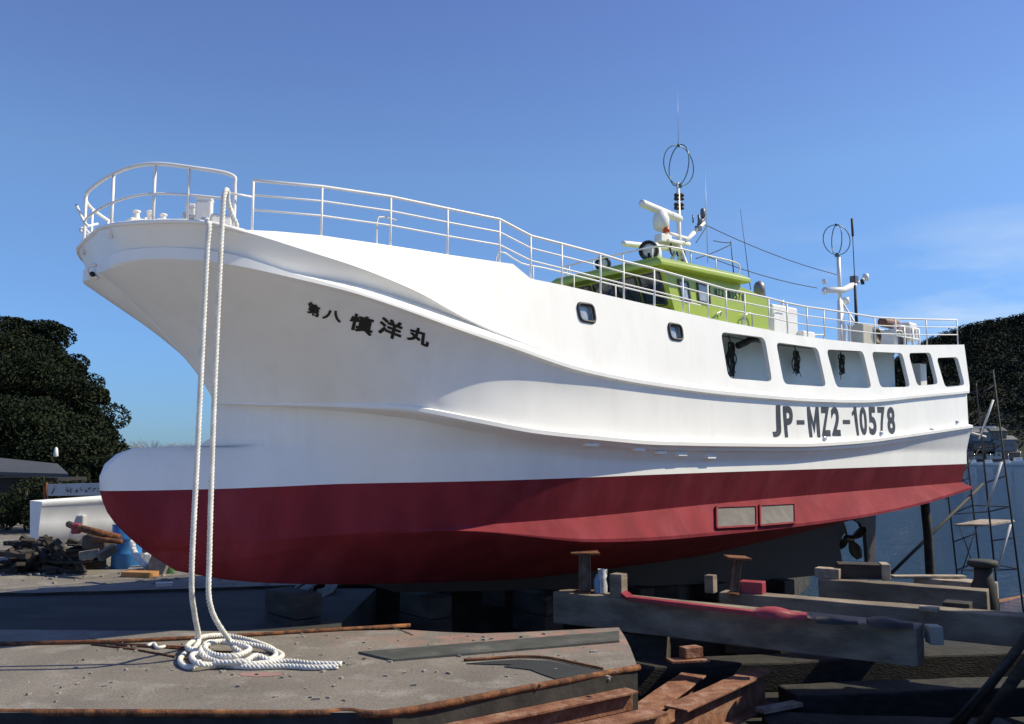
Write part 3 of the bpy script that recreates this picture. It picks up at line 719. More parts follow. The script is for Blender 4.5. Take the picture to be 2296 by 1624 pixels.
m = MB(); m.lathe([(.07, -.05), (.07, .05)], at_b(1494, 516, .12), n=10); m.build('orange_lamp', mat('orange_plastic', (.55, .07, .01), .4), mast)
m = MB(); m.box(at_b(1505, 545, .05), (.5, .3, .06), TH); m.box(at_b(1487, 536, .05), (.34, .2, .16), TH); m.build('mast_platform', WHITE2, mast, bevel=.01)
m = MB(); m.lathe([(.05, -.08), (.06, 0), (.05, .1), (.02, .13)], at_b(1576, 480, 0), n=12); m.lathe([(.03, -.1), (.03, .1)], at_b(1567, 492, 0), n=8); m.box(at_b(1566, 512, 0), (.12, .1, .1), TH); m.tube([at_b(1575, 502, 0), at_b(1592, 509, 0)], .012, 5); m.tube([at_b(1554, 500, 0), at_b(1554, 482, 0)], .018, 6); m.tube([at_b(1566, 504, 0), at_b(1580, 488, 0)], .04, 6); m.build('horn_and_sensors', mat('grey_fittings', (.12, .13, .15), .4), mast)
m = MB(); m.tube(catmull([at_b(1505, 545, .05), at_b(1503, 560, .2), at_b(1508, 572, .1), at_b(1515, 560, .1), at_b(1520, 575, .1)], 5), .02, 6); m.tube(catmull([at_b(1533, 560, .05), at_b(1536, 575, .1), at_b(1530, 585, .1)], 5), .025, 6); m.build('cable_bundle', BLACK, mast)
for a, c, r in [((1521, 326), (1519, 205), .006), ((1587, 590), (1581, 385), .009), ((1645, 612), (1638, 540), .012), ((1683, 650), (1660, 470), .008)]:
    m = MB(); p = at_b(*a, .0 if a[0] < 1530 else .5); q = at_b(*c, .0 if a[0] < 1530 else .5); p = Vector((q.x, q.y, p.z)) if a[0] < 1530 else p; m.tube([p, q], r*1.2, 5, r2=r*.6); m.build('whip_antenna', mat('whip_pale', (.45, .5, .55), .4) if a[0] < 1640 else PIPE, whl)
# ------------------------------------------------ funnel casing and aft gear on the upper deck
def f(m): m.box(W(14.2, .55, zd(14.2)+.45), (1.0, .8, .95), TH); m.box(W(13.6, .55, zd(14)+.3), (.5, .7, .6), TH)
fc = part(f, 'funnel_casing', WHITE2, .04)
m = MB(); m.lathe([(.13, -.1), (.13, .12), (.1, .2), (.03, .25)], at_b(1703, 655, .5), n=14); m.build('exhaust_cowl', mat('weathered_steel', (.25, .25, .25), .5, .6), fc)
m = MB(); m.tube([W(14.4, .75, zd(14)+.9), W(14.4, .75, zd(14)+1.1)], .04, 8); m.lathe([(.02, 0), (.06, .02), (.05, .1)], W(14.2, .3, zd(14)+.92), n=10); m.build('vent', WHITE2, fc)
zs = lambda s: zt(s)-.05
sm_ = 18.25
def f(m):
    m.tube([W(sm_, 0, zs(18.2)), W(sm_, 0, 6.3)], .12, 12, r2=.07); m.tube([W(sm_, 0, 6.25), W(sm_, 0, 7.45)], .05, 10)
    m.tube([W(sm_-.9, .5, zs(18)), W(sm_, 0, 6.4)], .03, 6); m.tube([W(sm_+.5, .6, zs(18)), W(sm_, 0, 6.35)], .03, 6)
    m.tube([at_b(1849, 651, 0), at_b(1890, 651, 0), at_b(1915, 638, 0)], .085, 8); m.tube([at_b(1912, 640, 0), at_b(1940, 624, 0)], .03, 6)
am = part(f, 'stern_mast', WHITE2)
loopant(1876, 538, 33, 0, .2, am)
for px, py, r in [(1941, 622, .09), (1848, 632, .06), (1897, 675, .09), (1848, 655, .06)]: m = MB(); m.lathe([(r*.7, -r), (r, 0), (r*.8, r)], at_b(px, py, 0), n=12); m.build('deck_lamp', WHITE2, am)
m = MB(); m.lathe([(.05, -.07), (.05, .07)], at_b(1934, 632, .05), n=8); m.build('small_lamp', BLACK, am)
m = MB(); m.box(at_b(1915, 628, 0), (.16, .16, .2), TH); m.build('lamp_bracket', mat('grey_fittings', (.12, .13, .15), .4), am)
m = MB(); m.tube([at_b(1922, 765, .5), at_b(1917, 640, .5)], .05, 8, r2=.035); m.tube([at_b(1917, 640, .5), at_b(1912, 530, .5)], .012, 5); m.tube([at_b(1912, 530, .5), at_b(1910, 490, .5)], .03, 6); m.build('aerial_pole', PIPE, am)
m = MB()
for a, c in [((1585, 506), (1876, 616)), ((1585, 575), (1832, 646)), ((1585, 506), (1560, 545)), ((1600, 540), (1640, 545)), ((1560, 580), (1640, 548))]:
    p, q = at_b(*a, 0), at_b(*c, 0); m.tube([p.lerp(q, t/10)-Vector((0, 0, .12*4*(t/10)*(1-t/10)*(p-q).length/7)) for t in range(11)], .010, 4)
m.build('aerial_wire', PIPE, am)
# gear standing on the upper deck aft
def gear(px0, px1, py0, b, fn, name, label, cat, par=None):
    pass
def thing_mesh(fn, name, mt, label, cat, group=None, bevel=0, kind=None):
    m = MB(); fn(m); o = m.build(name, mt, None, bevel=bevel); tag(o, label, cat, group, kind); return o
def dk_box(px, b, w, d, h, m, lift=0):
    p = hp(px, 745, b); m.box(W(p.x, b, zs(p.x)+.02+h/2+lift), (w, d, h), TH); return W(p.x, b, zs(p.x)+.02)
def f(m): dk_box(1797, .9, .5, .4, .36, m)
thing_mesh(f, 'raft_box', WHITE2, 'white box on the upper deck just behind the tall white funnel casing', 'deck box', bevel=.03)
def f(m):
    c = dk_box(1935, .9, .75, .4, .62, m)
o = thing_mesh(f, 'winch_housing', mat('beige_housing', (.50, .46, .38), .5), 'beige machine housing with dark round hole on the upper deck beside the stern mast', 'machine', bevel=.03)
m = MB(); c = hp(1945, 745, .9); m.lathe([(.2, 0), (.21, .03), (.16, .05), (.15, .01)], W(c.x+.05, 1.1, zs(c.x)+.36), NX, 18); m.build('fan_opening', mat('dark_brown', (.06, .045, .03), .6), o)
fr0 = empty('net_frame', W(18.9, .6, zs(19))); tag(fr0, 'brown and white net hauling frame standing on the stern upper deck', 'net frame')
m = MB(); c = hp(2010, 745, .8)
s2 = 19.2
for ds in (-.5, 0, .45, .8):
    for b in (.5, 1.2): m.tube([W(s2+ds, b, zs(19)), W(s2+ds, b, zs(19)+.62)], .03, 6)
for b in (.5, 1.2): m.tube([W(s2-.5, b, zs(19)+.62), W(s2+.8, b, zs(19)+.62)], .03, 6); m.tube([W(s2-.5, b, zs(19)+.35), W(s2+.8, b, zs(19)+.35)], .02, 6)
m.build('frame', WHITE2, fr0)
m = MB(); m.lathe([(.12, 0), (.13, .05), (.13, .7), (.12, .75)], W(s2-.55, .9, zs(19)+.72), DX, 14); m.build('rusty_drum', mat('brown_drum', (.20, .085, .055), .6), fr0)
m = MB(); m.box(W(s2+.65, .85, zs(19)+.55), (.45, .6, .5), TH); m.box(W(s2+.05, .85, zs(19)+.3), (.5, .5, .5), TH); m.build('motor_box', WHITE2, fr0, bevel=.06)
m = MB()
for i in range(9): m.tube([W(s2-.15+.05*i, 1.13, zs(19)+.06), W(s2-.15+.05*i, 1.13, zs(19)+.5)], .014, 5)
m.build('coil_spring', mat('grey_fittings', (.12, .13, .15), .4), fr0)
# coils of dark hose hanging inside the openings
def coil(px, py, b, r, seed, label):
    rg = random.Random(seed); c = at_b(px, py, b); m = MB()
    for q in range(5):
        pts = []; k1, k2, k3 = rg.uniform(.25, .6), rg.uniform(.9, 1.5), rg.uniform(-.04, .04)
        for i in range(13): a = i*.5236+.3*math.sin(q); pts.append(c+DX*(math.sin(a)*r*k1+k3)+Vector((0, 0, math.cos(a)*r*k2-abs(r*(k2-1.2)))) + NX*(.03*math.sin(i*1.3+q)))
        m.tube(catmull(pts, 4), .013, 6)
    for q in range(4): x = rg.uniform(-.12, .12); m.tube(catmull([c+Vector((0, 0, rg.uniform(-r, r*.3))), c+DX*x*.6-Vector((0, 0, r*1.1)), c+DX*x*1.3-Vector((0, 0, r*1.1+rg.uniform(.05, .25)))], 4), .008, 5)
    m.tube([c+Vector((0, 0, r*.9)), c+Vector((0, 0, r+.3))+DX*-.12], .012, 6); m.lathe([(.02, -.07), (.035, -.05), (.035, .05), (.02, .07)], c+Vector((0, 0, r*.2)), n=8)
    o = m.build('hose_coil', BLACK); tag(o, label, 'hose', 'dark hoses hung up inside the side openings')
coil(1640, 800, 1.42, .24, 1, 'largest bundle of dark hose, in the foremost big side opening')
coil(1786, 808, 1.45, .17, 2, 'hank of dark hose hung in the second big opening from the bow end')
coil(1887, 814, 1.45, .16, 5, 'knotted dark hose hung in the third big opening from the bow end')

# ================================================================= THE YARD
GROUND = mat('worn_concrete', (.255, .231, .204), .93, bump=.35, bscale=14, col2=(.175, .158, .139), vscale=.9, ramp=(.3, .7), col3=(.34, .32, .295), r3=(.52, .72), s3=2.3)
_t = GROUND.node_tree; _b = _t.nodes['Principled BSDF']; _l = _b.inputs['Base Color'].links[0].from_socket
g_ = _t.nodes.new('ShaderNodeNewGeometry'); n_ = _t.nodes.new('ShaderNodeTexNoise'); n_.inputs['Scale'].default_value = 38; n_.inputs['Detail'].default_value = 4; n_.inputs['Roughness'].default_value = .7
_t.links.new(g_.outputs['Position'], n_.inputs[0]); r_ = _t.nodes.new('ShaderNodeValToRGB'); r_.color_ramp.elements[0].position = .35; r_.color_ramp.elements[0].color = (.55, .53, .52, 1); r_.color_ramp.elements[1].position = .7; r_.color_ramp.elements[1].color = (1.15, 1.13, 1.1, 1)
_t.links.new(n_.outputs[0], r_.inputs[0]); x_ = _t.nodes.new('ShaderNodeMix'); x_.data_type = 'RGBA'; x_.blend_type = 'MULTIPLY'; x_.inputs[0].default_value = 1; _t.links.new(_l, x_.inputs[6]); _t.links.new(r_.outputs[0], x_.inputs[7])
# red paint dust lies near the edge of the slipway, with a noisy outline
sp_ = _t.nodes.new('ShaderNodeVectorMath'); sp_.operation = 'DISTANCE'; sp_.inputs[1].default_value = (.4, 11.6, 0); mm_ = _t.nodes.new('ShaderNodeMapping'); mm_.inputs['Scale'].default_value = (.55, 1.6, 1); mm_.inputs['Location'].default_value = (.18, -6.96, 0)
_t.links.new(g_.outputs['Position'], mm_.inputs[0]); _t.links.new(mm_.outputs[0], sp_.inputs[0])
mr_ = _t.nodes.new('ShaderNodeMapRange'); mr_.inputs[1].default_value = 1.9; mr_.inputs[2].default_value = .2; mr_.inputs[3].default_value = 0; mr_.inputs[4].default_value = .6; _t.links.new(sp_.outputs['Value'], mr_.inputs[0])
n2_ = _t.nodes.new('ShaderNodeTexNoise'); n2_.inputs['Scale'].default_value = 3.5; n2_.inputs['Detail'].default_value = 8; _t.links.new(g_.outputs['Position'], n2_.inputs[0])
r2_ = _t.nodes.new('ShaderNodeValToRGB'); r2_.color_ramp.elements[0].position = .42; r2_.color_ramp.elements[1].position = .6; _t.links.new(n2_.outputs[0], r2_.inputs[0])
mu_ = _t.nodes.new('ShaderNodeMath'); mu_.operation = 'MULTIPLY'; _t.links.new(mr_.outputs[0], mu_.inputs[0]); _t.links.new(r2_.outputs[0], mu_.inputs[1])
x2_ = _t.nodes.new('ShaderNodeMix'); x2_.data_type = 'RGBA'; _t.links.new(mu_.outputs[0], x2_.inputs[0]); _t.links.new(x_.outputs[2], x2_.inputs[6]); x2_.inputs[7].default_value = (.40, .17, .14, 1)
_t.links.new(x2_.outputs[2], _b.inputs['Base Color'])
MUD = mat('oily_slipway_mud', (.026, .024, .021), .8, bump=.5, bscale=8, col2=(.014, .013, .012), vscale=2, col3=(.045, .04, .034), r3=(.55, .8), s3=3)
# the yard: concrete slab, its edge to the slipway pit follows the photograph
edge = [(-70, 8.35), (-8, 8.32), (-4, 8.3), (-1.9, 8.27), (-1.07, 8.3), (.1, 9.12), (1.37, 10.03), (1.42, 11.0), (1.43, 12.25), (.6, 12.05), (-.4, 11.85), (-1.4, 12.1), (-2.3, 12.0), (-4, 12.0), (-6.4, 12.1), (-12, 12.2), (-70, 12.3), (-70, 15.6), (-12, 15.35), (-8, 15.25), (-5.6, 15.75), (-3.2, 16.3), (-.5, 17.4), (3.4, 18.6), (6.4, 22.5), (9.5, 29), (12, 40), (16, 70), (20, 110), (-70, 120)]
def subd(poly, d=.5):
    o = []
    for i in range(len(poly)):
        a, b = Vector(poly[i]), Vector(poly[(i+1) % len(poly)]); n = max(1, min(12, int((b-a).length/d)))
        for k in range(n):
            p = a.lerp(b, k/n)
            if k and n > 1 and a.length < 30: p += Vector((random.uniform(-.03, .03), random.uniform(-.03, .03)))
            o.append(p)
    return o
pl = subd(edge); m = MB(); m.prism([(p.x, p.y) for p in pl], -2.6, 0); yo = structure(m.build('yard_ground', [GROUND, mat('shade_dark_wall', (.05, .045, .04), .9, bump=.5, bscale=12, col2=(.022, .02, .018), vscale=3)]))  # slab sides coloured near-black to paint in the darkness under the hull
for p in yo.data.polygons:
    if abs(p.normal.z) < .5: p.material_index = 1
m = MB(); m.box((-40.1, 13.9, -1.2), (75.4, 4.4, 2.3)); structure(m.build('bow_shadow_bed', mat('shadow_dark_concrete', (.045, .042, .036), .9, bump=.4, bscale=10, col2=(.026, .025, .022), vscale=1.2, stretch=(.4, 1, 1), col3=(.085, .08, .07), r3=(.58, .8), s3=1.6)))  # near-black colour stands in for the bow's cast shadow on the yard
m = MB(); m.prism([(-60, -40), (60, -40), (60, 4.4), (5.2, 4.4), (4.2, 7.5), (-60, 7.5)], -2.6, 0); structure(m.build('bounce_apron', mat('pale_bounce_concrete', (.48, .46, .42), .93, bump=.3, bscale=12, col2=(.40, .38, .35), vscale=.8)))  # unseen apron, added and kept pale to bounce light onto the bow
# slipway bed: falls towards the sea
m = MB(); rows = []
def bedz(x, y): return -1.15-.045*max(0, y-9)
for i in range(31):
    y = -40+70*i/30 if i else -400
    rows.append([Vector((x, y, bedz(x, y)+random.uniform(-.04, .04))) for x in [-60+4*j for j in range(31)]])
m.grid(rows); structure(m.build('slipway_bed', MUD))
WAT = bpy.data.materials.new('sea_water'); WAT.use_nodes = True; t = WAT.node_tree; b = t.nodes['Principled BSDF']
b.inputs['Base Color'].default_value = (.02, .055, .10, 1); b.inputs['Roughness'].default_value = .08; b.inputs['IOR'].default_value = 1.33
g = t.nodes.new('ShaderNodeNewGeometry'); mp_ = t.nodes.new('ShaderNodeMapping'); mp_.inputs['Scale'].default_value = (1, .8, 1); t.links.new(g.outputs['Position'], mp_.inputs[0])
n1 = t.nodes.new('ShaderNodeTexNoise'); n1.inputs['Scale'].default_value = 1.3; n1.inputs['Detail'].default_value = 7; n1.inputs['Roughness'].default_value = .62; t.links.new(mp_.outputs[0], n1.inputs[0])
bp = t.nodes.new('ShaderNodeBump'); bp.inputs['Strength'].default_value = 1; bp.inputs['Distance'].default_value = .5; t.links.new(n1.outputs[0], bp.inputs['Height']); t.links.new(bp.outputs[0], b.inputs['Normal'])
m = MB(); m.add([(-3000, -400, -1.8), (3000, -400, -1.8), (3000, 5000, -1.8), (-3000, 5000, -1.8)], [(0, 1, 2, 3)]); structure(m.build('sea', WAT))

# ------------------------------------------------ foliage
def leafmat(name, c1, c2, sc_=.35):
    m = bpy.data.materials.new(name); m.use_nodes = True; t = m.node_tree; b = t.nodes['Principled BSDF']; g = t.nodes.new('ShaderNodeNewGeometry')
    n = t.nodes.new('ShaderNodeTexNoise'); n.inputs['Scale'].default_value = sc_; n.inputs['Detail'].default_value = 3; t.links.new(g.outputs['Position'], n.inputs[0])
    ad = t.nodes.new('ShaderNodeMath'); ad.operation = 'MULTIPLY_ADD'; ad.inputs[1].default_value = .35; t.links.new(g.outputs['Random Per Island'], ad.inputs[0]); t.links.new(n.outputs[0], ad.inputs[2])
    r = t.nodes.new('ShaderNodeValToRGB'); r.color_ramp.elements[0].position = .45; r.color_ramp.elements[0].color = (*c1, 1); r.color_ramp.elements[1].position = .9; r.color_ramp.elements[1].color = (*c2, 1); t.links.new(ad.outputs[0], r.inputs[0])
    t.links.new(r.outputs[0], b.inputs['Base Color']); b.inputs['Roughness'].default_value = .7; b.inputs['Specular IOR Level'].default_value = .08
    return m
LEAF = leafmat('evergreen_leaves', (.009, .014, .008), (.026, .034, .016))
LEAFB = leafmat('hill_leaves', (.010, .014, .009), (.020, .026, .014), .05)
BARK = mat('bark', (.09, .07, .05), .9, bump=.5, vscale=8)
def clump(vs, fs, c, r, n, sz, rng):
    for _ in range(n):
        while True:
            d = Vector((rng.uniform(-1, 1), rng.uniform(-1, 1), rng.uniform(-.8, 1)))
            if d.length < 1: break
        d = d.normalized()*(d.length**.35); p = c + Vector((d.x*r[0], d.y*r[1], d.z*r[2]))
        a = Vector((rng.gauss(0, 1), rng.gauss(0, 1), rng.gauss(0, 1))).normalized(); b = a.cross(Vector((rng.gauss(0, 1), rng.gauss(0, 1), rng.gauss(0, 1)))).normalized()
        s = sz*rng.uniform(.6, 1.3); k = len(vs)
        vs += [p+a*s, p+b*s*.6, p-a*s, p-b*s*.6]; fs.append((k, k+1, k+2, k+3))
def tree(name, base, height, width, lab, cat, n=10, leaves=260, sz=.17, seed=1, group='trees on the slope behind the yard', mt=None, low=.25):
    rng = random.Random(seed); base = Vector(base); e = empty(name, base); tag(e, lab, cat, group)
    vs, fs = [], []; m = MB(); top = base+Vector((0, 0, height*.8)); m.tube([base, base.lerp(top, .5)+Vector((rng.uniform(-.3, .3), 0, 0)), top], .18*height/8, 7, r2=.04)
    for i in range(n):
        u = i/n; h = low+(1-low)*rng.random()**.8; w = width/2*math.sqrt(max(.05, 1-((h-.5)/.55)**2)); a = rng.uniform(0, 6.28); q = rng.uniform(.3, 1)
        r = width*rng.uniform(.14, .24); c = base+Vector((math.cos(a)*w*q, math.sin(a)*w*q, min(h*height, height-r*.7)))
        clump(vs, fs, c, (r, r, r*.75), leaves, sz, rng); m.tube([base.lerp(top, h*.6), base.lerp(top, h*.7).lerp(c, .5), c], .05*height/8, 5, r2=.015)
    m.build('trunk', BARK, e); mb = MB(); mb.add(vs, fs); mb.build('crown', mt or LEAF, e)
    return e
# slope behind the trees
rng = random.Random(3)
m = MB(); rows = []
for i in range(14):
    y = 42+4*i
    rows.append([Vector((x, y, max(-.2, min(1, (y-44)/16)*min(9.5, max(0, (-.47*y*1.0-x)*.75+rng.uniform(-.3, .3)))))) for x in [-80+3*j for j in range(24)]])
m.grid(rows); structure(m.build('wooded_slope', mat('slope_soil', (.03, .033, .02), .95, bump=.4)))
spots = [(5, 45, 728, 5.0), (60, 46, 726, 4.6), (95, 47, 752, 4.0), (125, 47, 800, 3.6), (160, 48, 838, 3.6), (205, 46, 880, 2.3), (228, 45, 960, 2.0), (40, 42, 800, 4.6), (105, 42, 850, 4.2), (160, 42, 905, 4.0), (190, 41, 975, 3.6), (20, 38, 900, 5), (85, 38, 940, 5), (150, 38, 990, 4.4), (212, 37, 1035, 2.8), (-25, 44, 760, 6)]
words_ = ['tallest broad evergreen crown above the tiled roof at left edge', 'rounded evergreen crown beside the tallest one on the slope', 'evergreen stepping down right of the two tallest crowns', 'mid-height evergreen halfway down the dark treeline', 'evergreen with ragged top low on the falling treeline', 'small evergreen jutting out over the sky above the bulb', 'lowest small evergreen ending the treeline behind the bulb', 'dark evergreen filling the second row below the tallest crown', 'dense dark evergreen in the middle of the wooded slope', 'dark bushy evergreen under the ragged treeline', 'small dark evergreen just above the bulb of the boat', 'broad dark evergreen right behind the tiled roof', 'broad dark evergreen right of the tiled roof', 'bushy evergreen above the white banner', 'low evergreen bush between banner and bulb', 'evergreen crown cut by the left edge of the view']
for i, (px, Y, py, w) in enumerate(spots):
    tp_ = at(px, py, Y); bz = max(-.1, min(tp_.z-3.0, tp_.z*.45)); x = tp_.x
    tree('evergreen_tree', (x, Y, bz if bz > .5 else 0), tp_.z-(bz if bz > .5 else 0)+.2, w, words_[i], 'tree', n=30, leaves=620, sz=.075, seed=i+10, low=.1)
BARE = leafmat('bare_twigs', (.14, .12, .12), (.2, .18, .17))
for px, py, w, lab in [(338, 984, 2.6, 'hazy bare treetop seen above the middle of the bulb'), (420, 990, 1.8, 'small bare treetop above the bulb near the stem notch')]:
    c = at(px, py, 80); e = empty('bare_tree', (c.x, 80, 0)); tag(e, lab, 'tree'); m = MB(); r5 = random.Random(px)
    for i in range(130):
        a = r5.uniform(-1, 1); b_ = r5.uniform(-1, 1); m.tube([(c.x+a*w*.3, 80, c.z-1.2), (c.x+a*w*1.1, 80+b_*w, c.z-1.5*abs(a)*.5+r5.uniform(-.3, .1))], .022, 3, r2=.01)
    m.build('twigs', BARE, e); m = MB(); m.tube([(c.x, 80, 0), (c.x, 80, c.z-.8)], .2, 6, r2=.07); m.build('trunk', BARK, e)

# ------------------------------------------------ house, banner, skiff and clutter behind the bow
TILE = mat('grey_roof_tile', (.07, .075, .08), .6, bump=.3)
hs_ = empty('tiled_house', at(60, 1100, 31)); tag(hs_, 'low house with grey tiled roof under the trees at the left edge', 'house')
m = MB(); a = at(-20, 1050, 31); b = at(128, 1062, 31); z0 = 0
m.add([a+Vector((0, 0, -.1)), b+Vector((0, -1, -.05)), b+Vector((-.6, 3, .1)), at(70, 1033, 34), at(-20, 1012, 34), at(-20, 1048, 31)], [(0, 1, 2, 3, 4)])
rp = [(-18.5, 30.2, at(0, 1056, 30.2).z), (-14.9, 30.2, at(150, 1066, 30.2).z+.05), (-16.3, 32.2, at(90, 1040, 32).z), (-18.5, 32.2, at(60, 1026, 32).z)]
m = MB(); vs = [Vector(p) for p in rp]; m.add(vs+[v-Vector((0, 0, .12)) for v in vs], [(0, 1, 2, 3), (7, 6, 5, 4), (0, 4, 5, 1), (1, 5, 6, 2), (2, 6, 7, 3), (3, 7, 4, 0)]); m.build('roof', TILE, hs_)
m = MB(); m.box((-17.4, 31.8, .75), (3.6, 2.4, 1.5)); m.build('wall', mat('dark_house_wall', (.018, .017, .016), .8), hs_)
m = MB(); m.lathe([(.05, 0), (.09, .05), (.06, .3), (.02, .36)], at(125, 1025, 33), n=10); m.build('roof_lamp', WHITE2, hs_)
bn = empty('banner', at(166, 1112, 24)); tag(bn, 'pale banner with faint dark scribbled characters above the white skiff', 'banner')
p = [at(100, 1112, 24), at(232, 1111, 24), at(232, 1083, 24), at(104, 1086, 24)]
m = MB(); m.add([q for q in p]+[q+Vector((0, .04, 0)) for q in p], [(0, 1, 2, 3), (7, 6, 5, 4), (3, 2, 6, 7)]); m.build('cloth', mat('banner_cloth', (.45, .49, .52), .8), bn)
m = MB(); m.beam(at(102, 1300, 24)*1, at(102, 1082, 24), .09, .09); m.build('post', RUST, bn)
m = MB(); r5 = random.Random(4)
for i in range(8):
    x = 150+i*10; 
    for k in range(2): m.tube([at(x+r5.uniform(-3, 3), 1092+r5.uniform(0, 14), 23.97), at(x+r5.uniform(-3, 5), 1092+r5.uniform(0, 14), 23.97)], .015, 4)
m.tube([at(116, 1108, 23.97), at(124, 1090, 23.97)], .015, 4); m.build('faded_characters', INKG, bn)
sk_ = empty('white_skiff', at(170, 1270, 21)); tag(sk_, 'plain white skiff lying ashore behind the debris left of the bulb', 'small boat')
m = MB(); rows = []
for i in range(25):
    u = i/24; x = -10.35+3.0*u; w = (.3+.5*u)*(1-u**4)+.04
    zt_ = at(76, 1117, 21).z+.13*min(1, u*8)*0+.14*u; zb_ = .32-.0*u
    y0 = 19.6+3.3*u
    rows.append([Vector((x-w*f*.74, y0+w*f*.67, z)) for f, z in ((-1, zt_), (-1.04, zt_-.06), (-.92, zt_-.1), (-.8, .85), (-.62, .45), (0, zb_), (.62, .45), (.8, .85), (1, zt_))])
m.grid(rows); m.add([v for v in rows[0]], [tuple(range(9))]); m.build('hull', mat('bright_white_frp', (.82, .83, .84), .4), sk_)
m = MB(); m.box((at(165, 1167, 20.1).x, 20.05, at(165, 1167, 20.1).z), (.62, .3, .26)); m.build('motor_box', mat('grey_fittings2', (.45, .45, .46), .5), sk_, bevel=.03)
m = MB(); m.tube([at(167, 1160, 20), at(168, 1143, 20)], .012, 5); m.build('thin_rod', PIPE, sk_)
dr = empty('oil_drum', gd(269, 1277)); tag(dr, 'upright blue steel drum standing beside the bulb of the boat', 'drum')
c = gd(269, 1277)+Vector((0, .28, 0)); m = MB(); m.lathe([(.28, .0), (.29, .01), (.29, .28), (.3, .3), (.29, .32), (.29, .58), (.3, .6), (.29, .62), (.29, .87), (.275, .88), (.27, .86), (0, .86)], c, n=28, caps=False); m.build('body', mat('blue_drum_paint', (.03, .20, .52), .45, var=.25, vscale=5, col3=(.14, .10, .08), r3=(.68, .75), s3=4), dr)
m = MB(); m.lathe([(.28, .0), (.292, .015), (.292, -.0)], c+Vector((0, 0, .865)), n=28); m.build('rim', PIPE, dr)
def simple(fn, name, mt, label, cat, group=None, bevel=0): return thing_mesh(fn, name, mt, label, cat, group, bevel)
simple(lambda m: m.tube([gd(150, 1270)+Vector((0, 0, .86)), at(170, 1182, 17.6), at(268, 1206, 17.2)], .07, 8), 'rusty_pipe', RUST, 'long rusty orange pipe lying on top of the debris heap', 'pipe')
simple(lambda m: m.tube([at(200, 1208, 17.3), at(272, 1215, 17.0)], .05, 8), 'rusty_pipe', RUST, 'short rusty pipe just under the long one, beside the drum', 'pipe')
simple(lambda m: m.lathe([(.17, 0), (.19, .03), (.19, .5), (.17, .52)], at(172, 1222, 17.2)+Vector((0, .45, 0)), (1, -.25, 0), 14), 'cut_log', mat('grey_log', (.085, .068, .055), .9, bump=.5, vscale=12), 'thick sawn grey log end under the rusty pipes', 'log')
simple(lambda m: m.beam(at(178, 1247, 15.8), at(222, 1240, 15.9), .12, .14), 'white_timber', WOODL, 'short pale timber lying on the dark debris', 'timber')
simple(lambda m: m.beam(at(222, 1250, 15.6), at(258, 1228, 15.8), .16, .14), 'grey_plank', WOOD, 'grey plank leaning up on the dark debris', 'plank')
simple(lambda m: m.box(gd(85, 1275)+Vector((0, .3, .16)), (.75, .5, .32), .3), 'stone_block', CONC, 'large pale stone block at the left edge of the yard', 'stone', bevel=.06)
simple(lambda m: m.beam(gd(155, 1277)+Vector((0, 0, .1)), gd(235, 1275)+Vector((0, 0, .1)), .25, .14), 'dark_plank', WOODD, 'dark plank on the ground between stone block and drum', 'plank')
simple(lambda m: m.box(at(172, 1183, 17.6)+Vector((0, 0, -.02)), (.16, .16, .2)), 'red_bucket', REDLT, 'small red bucket on the debris in front of the skiff', 'bucket', bevel=.03)
simple(lambda m: m.tube(catmull([at(296, 1215, 16.6), at(300, 1235, 16.4), at(312, 1255, 16.2), at(328, 1270, 16)], 6), .055, 8), 'white_hose', ROPE, 'short thick cream hose curving down beside the blue drum', 'hose')
simple(lambda m: m.box(gd(350, 1290)+Vector((0, .2, .22)), (.36, .3, .42), .35, M=Matrix.Rotation(.35, 4, 'Y')), 'concrete_cube', CONC, 'tilted grey concrete block against the foot of the bulb', 'concrete block', bevel=.02)
simple(lambda m: m.box(gd(322, 1284)+Vector((0, .2, .18)), (.16, .2, .36), .2), 'white_can', WHITE2, 'small white can beside the tilted concrete block', 'can', bevel=.03)
simple(lambda m: m.lathe([(.09, 0), (.1, .02), (.1, .22), (.03, .28), (.03, .33)], gd(374, 1287)+Vector((0, .1, .0)), (.3, 0, 1), 12), 'green_bottle', mat('green_plastic', (.10, .26, .12), .3), 'green plastic bottle at the foot of the bulb', 'bottle')
simple(lambda m: m.beam(gd(282, 1292)+Vector((0, 0, .05)), gd(346, 1294)+Vector((0, 0, .05)), .3, .09), 'orange_plank', mat('orange_board', (.46, .22, .08), .8), 'orange edged board lying on the concrete below the drum', 'board')
simple(lambda m: m.beam(gd(285, 1284)+Vector((0, .1, .05)), gd(335, 1281)+Vector((0, 0, .05)), .5, .08), 'grey_slab', CONC, 'thin grey slab on the ground behind the orange board', 'slab')
simple(lambda m: m.beam(gd(349, 1315)+Vector((0, 0, .03)), gd(387, 1313)+Vector((0, 0, .03)), .18, .06), 'white_board', mat('white_board_red_edge', (.72, .62, .58), .7), 'small white board with reddish edge alone on the concrete', 'board')
r5 = random.Random(77); m = MB()
for i in range(75):
    x = r5.uniform(-10.3, -8.5); y = r5.uniform(17.6, 18.8); z = r5.uniform(.05, .6)*(1-abs((y-18.3)/1.1)**2); L_ = r5.uniform(.25, .9)
    d = Vector((r5.gauss(0, 1), r5.gauss(0, .6), r5.gauss(0, .25))).normalized()
    m.beam(Vector((x, y, z))-d*L_/2, Vector((x, y, max(.05, z)))+d*L_/2, r5.uniform(.05, .3), r5.uniform(.03, .12), wob=.01)
tag(m.build('scrap_heap', WOODD), 'dark heap of scrap boards left of the blue drum', 'scrap heap', kind='stuff')
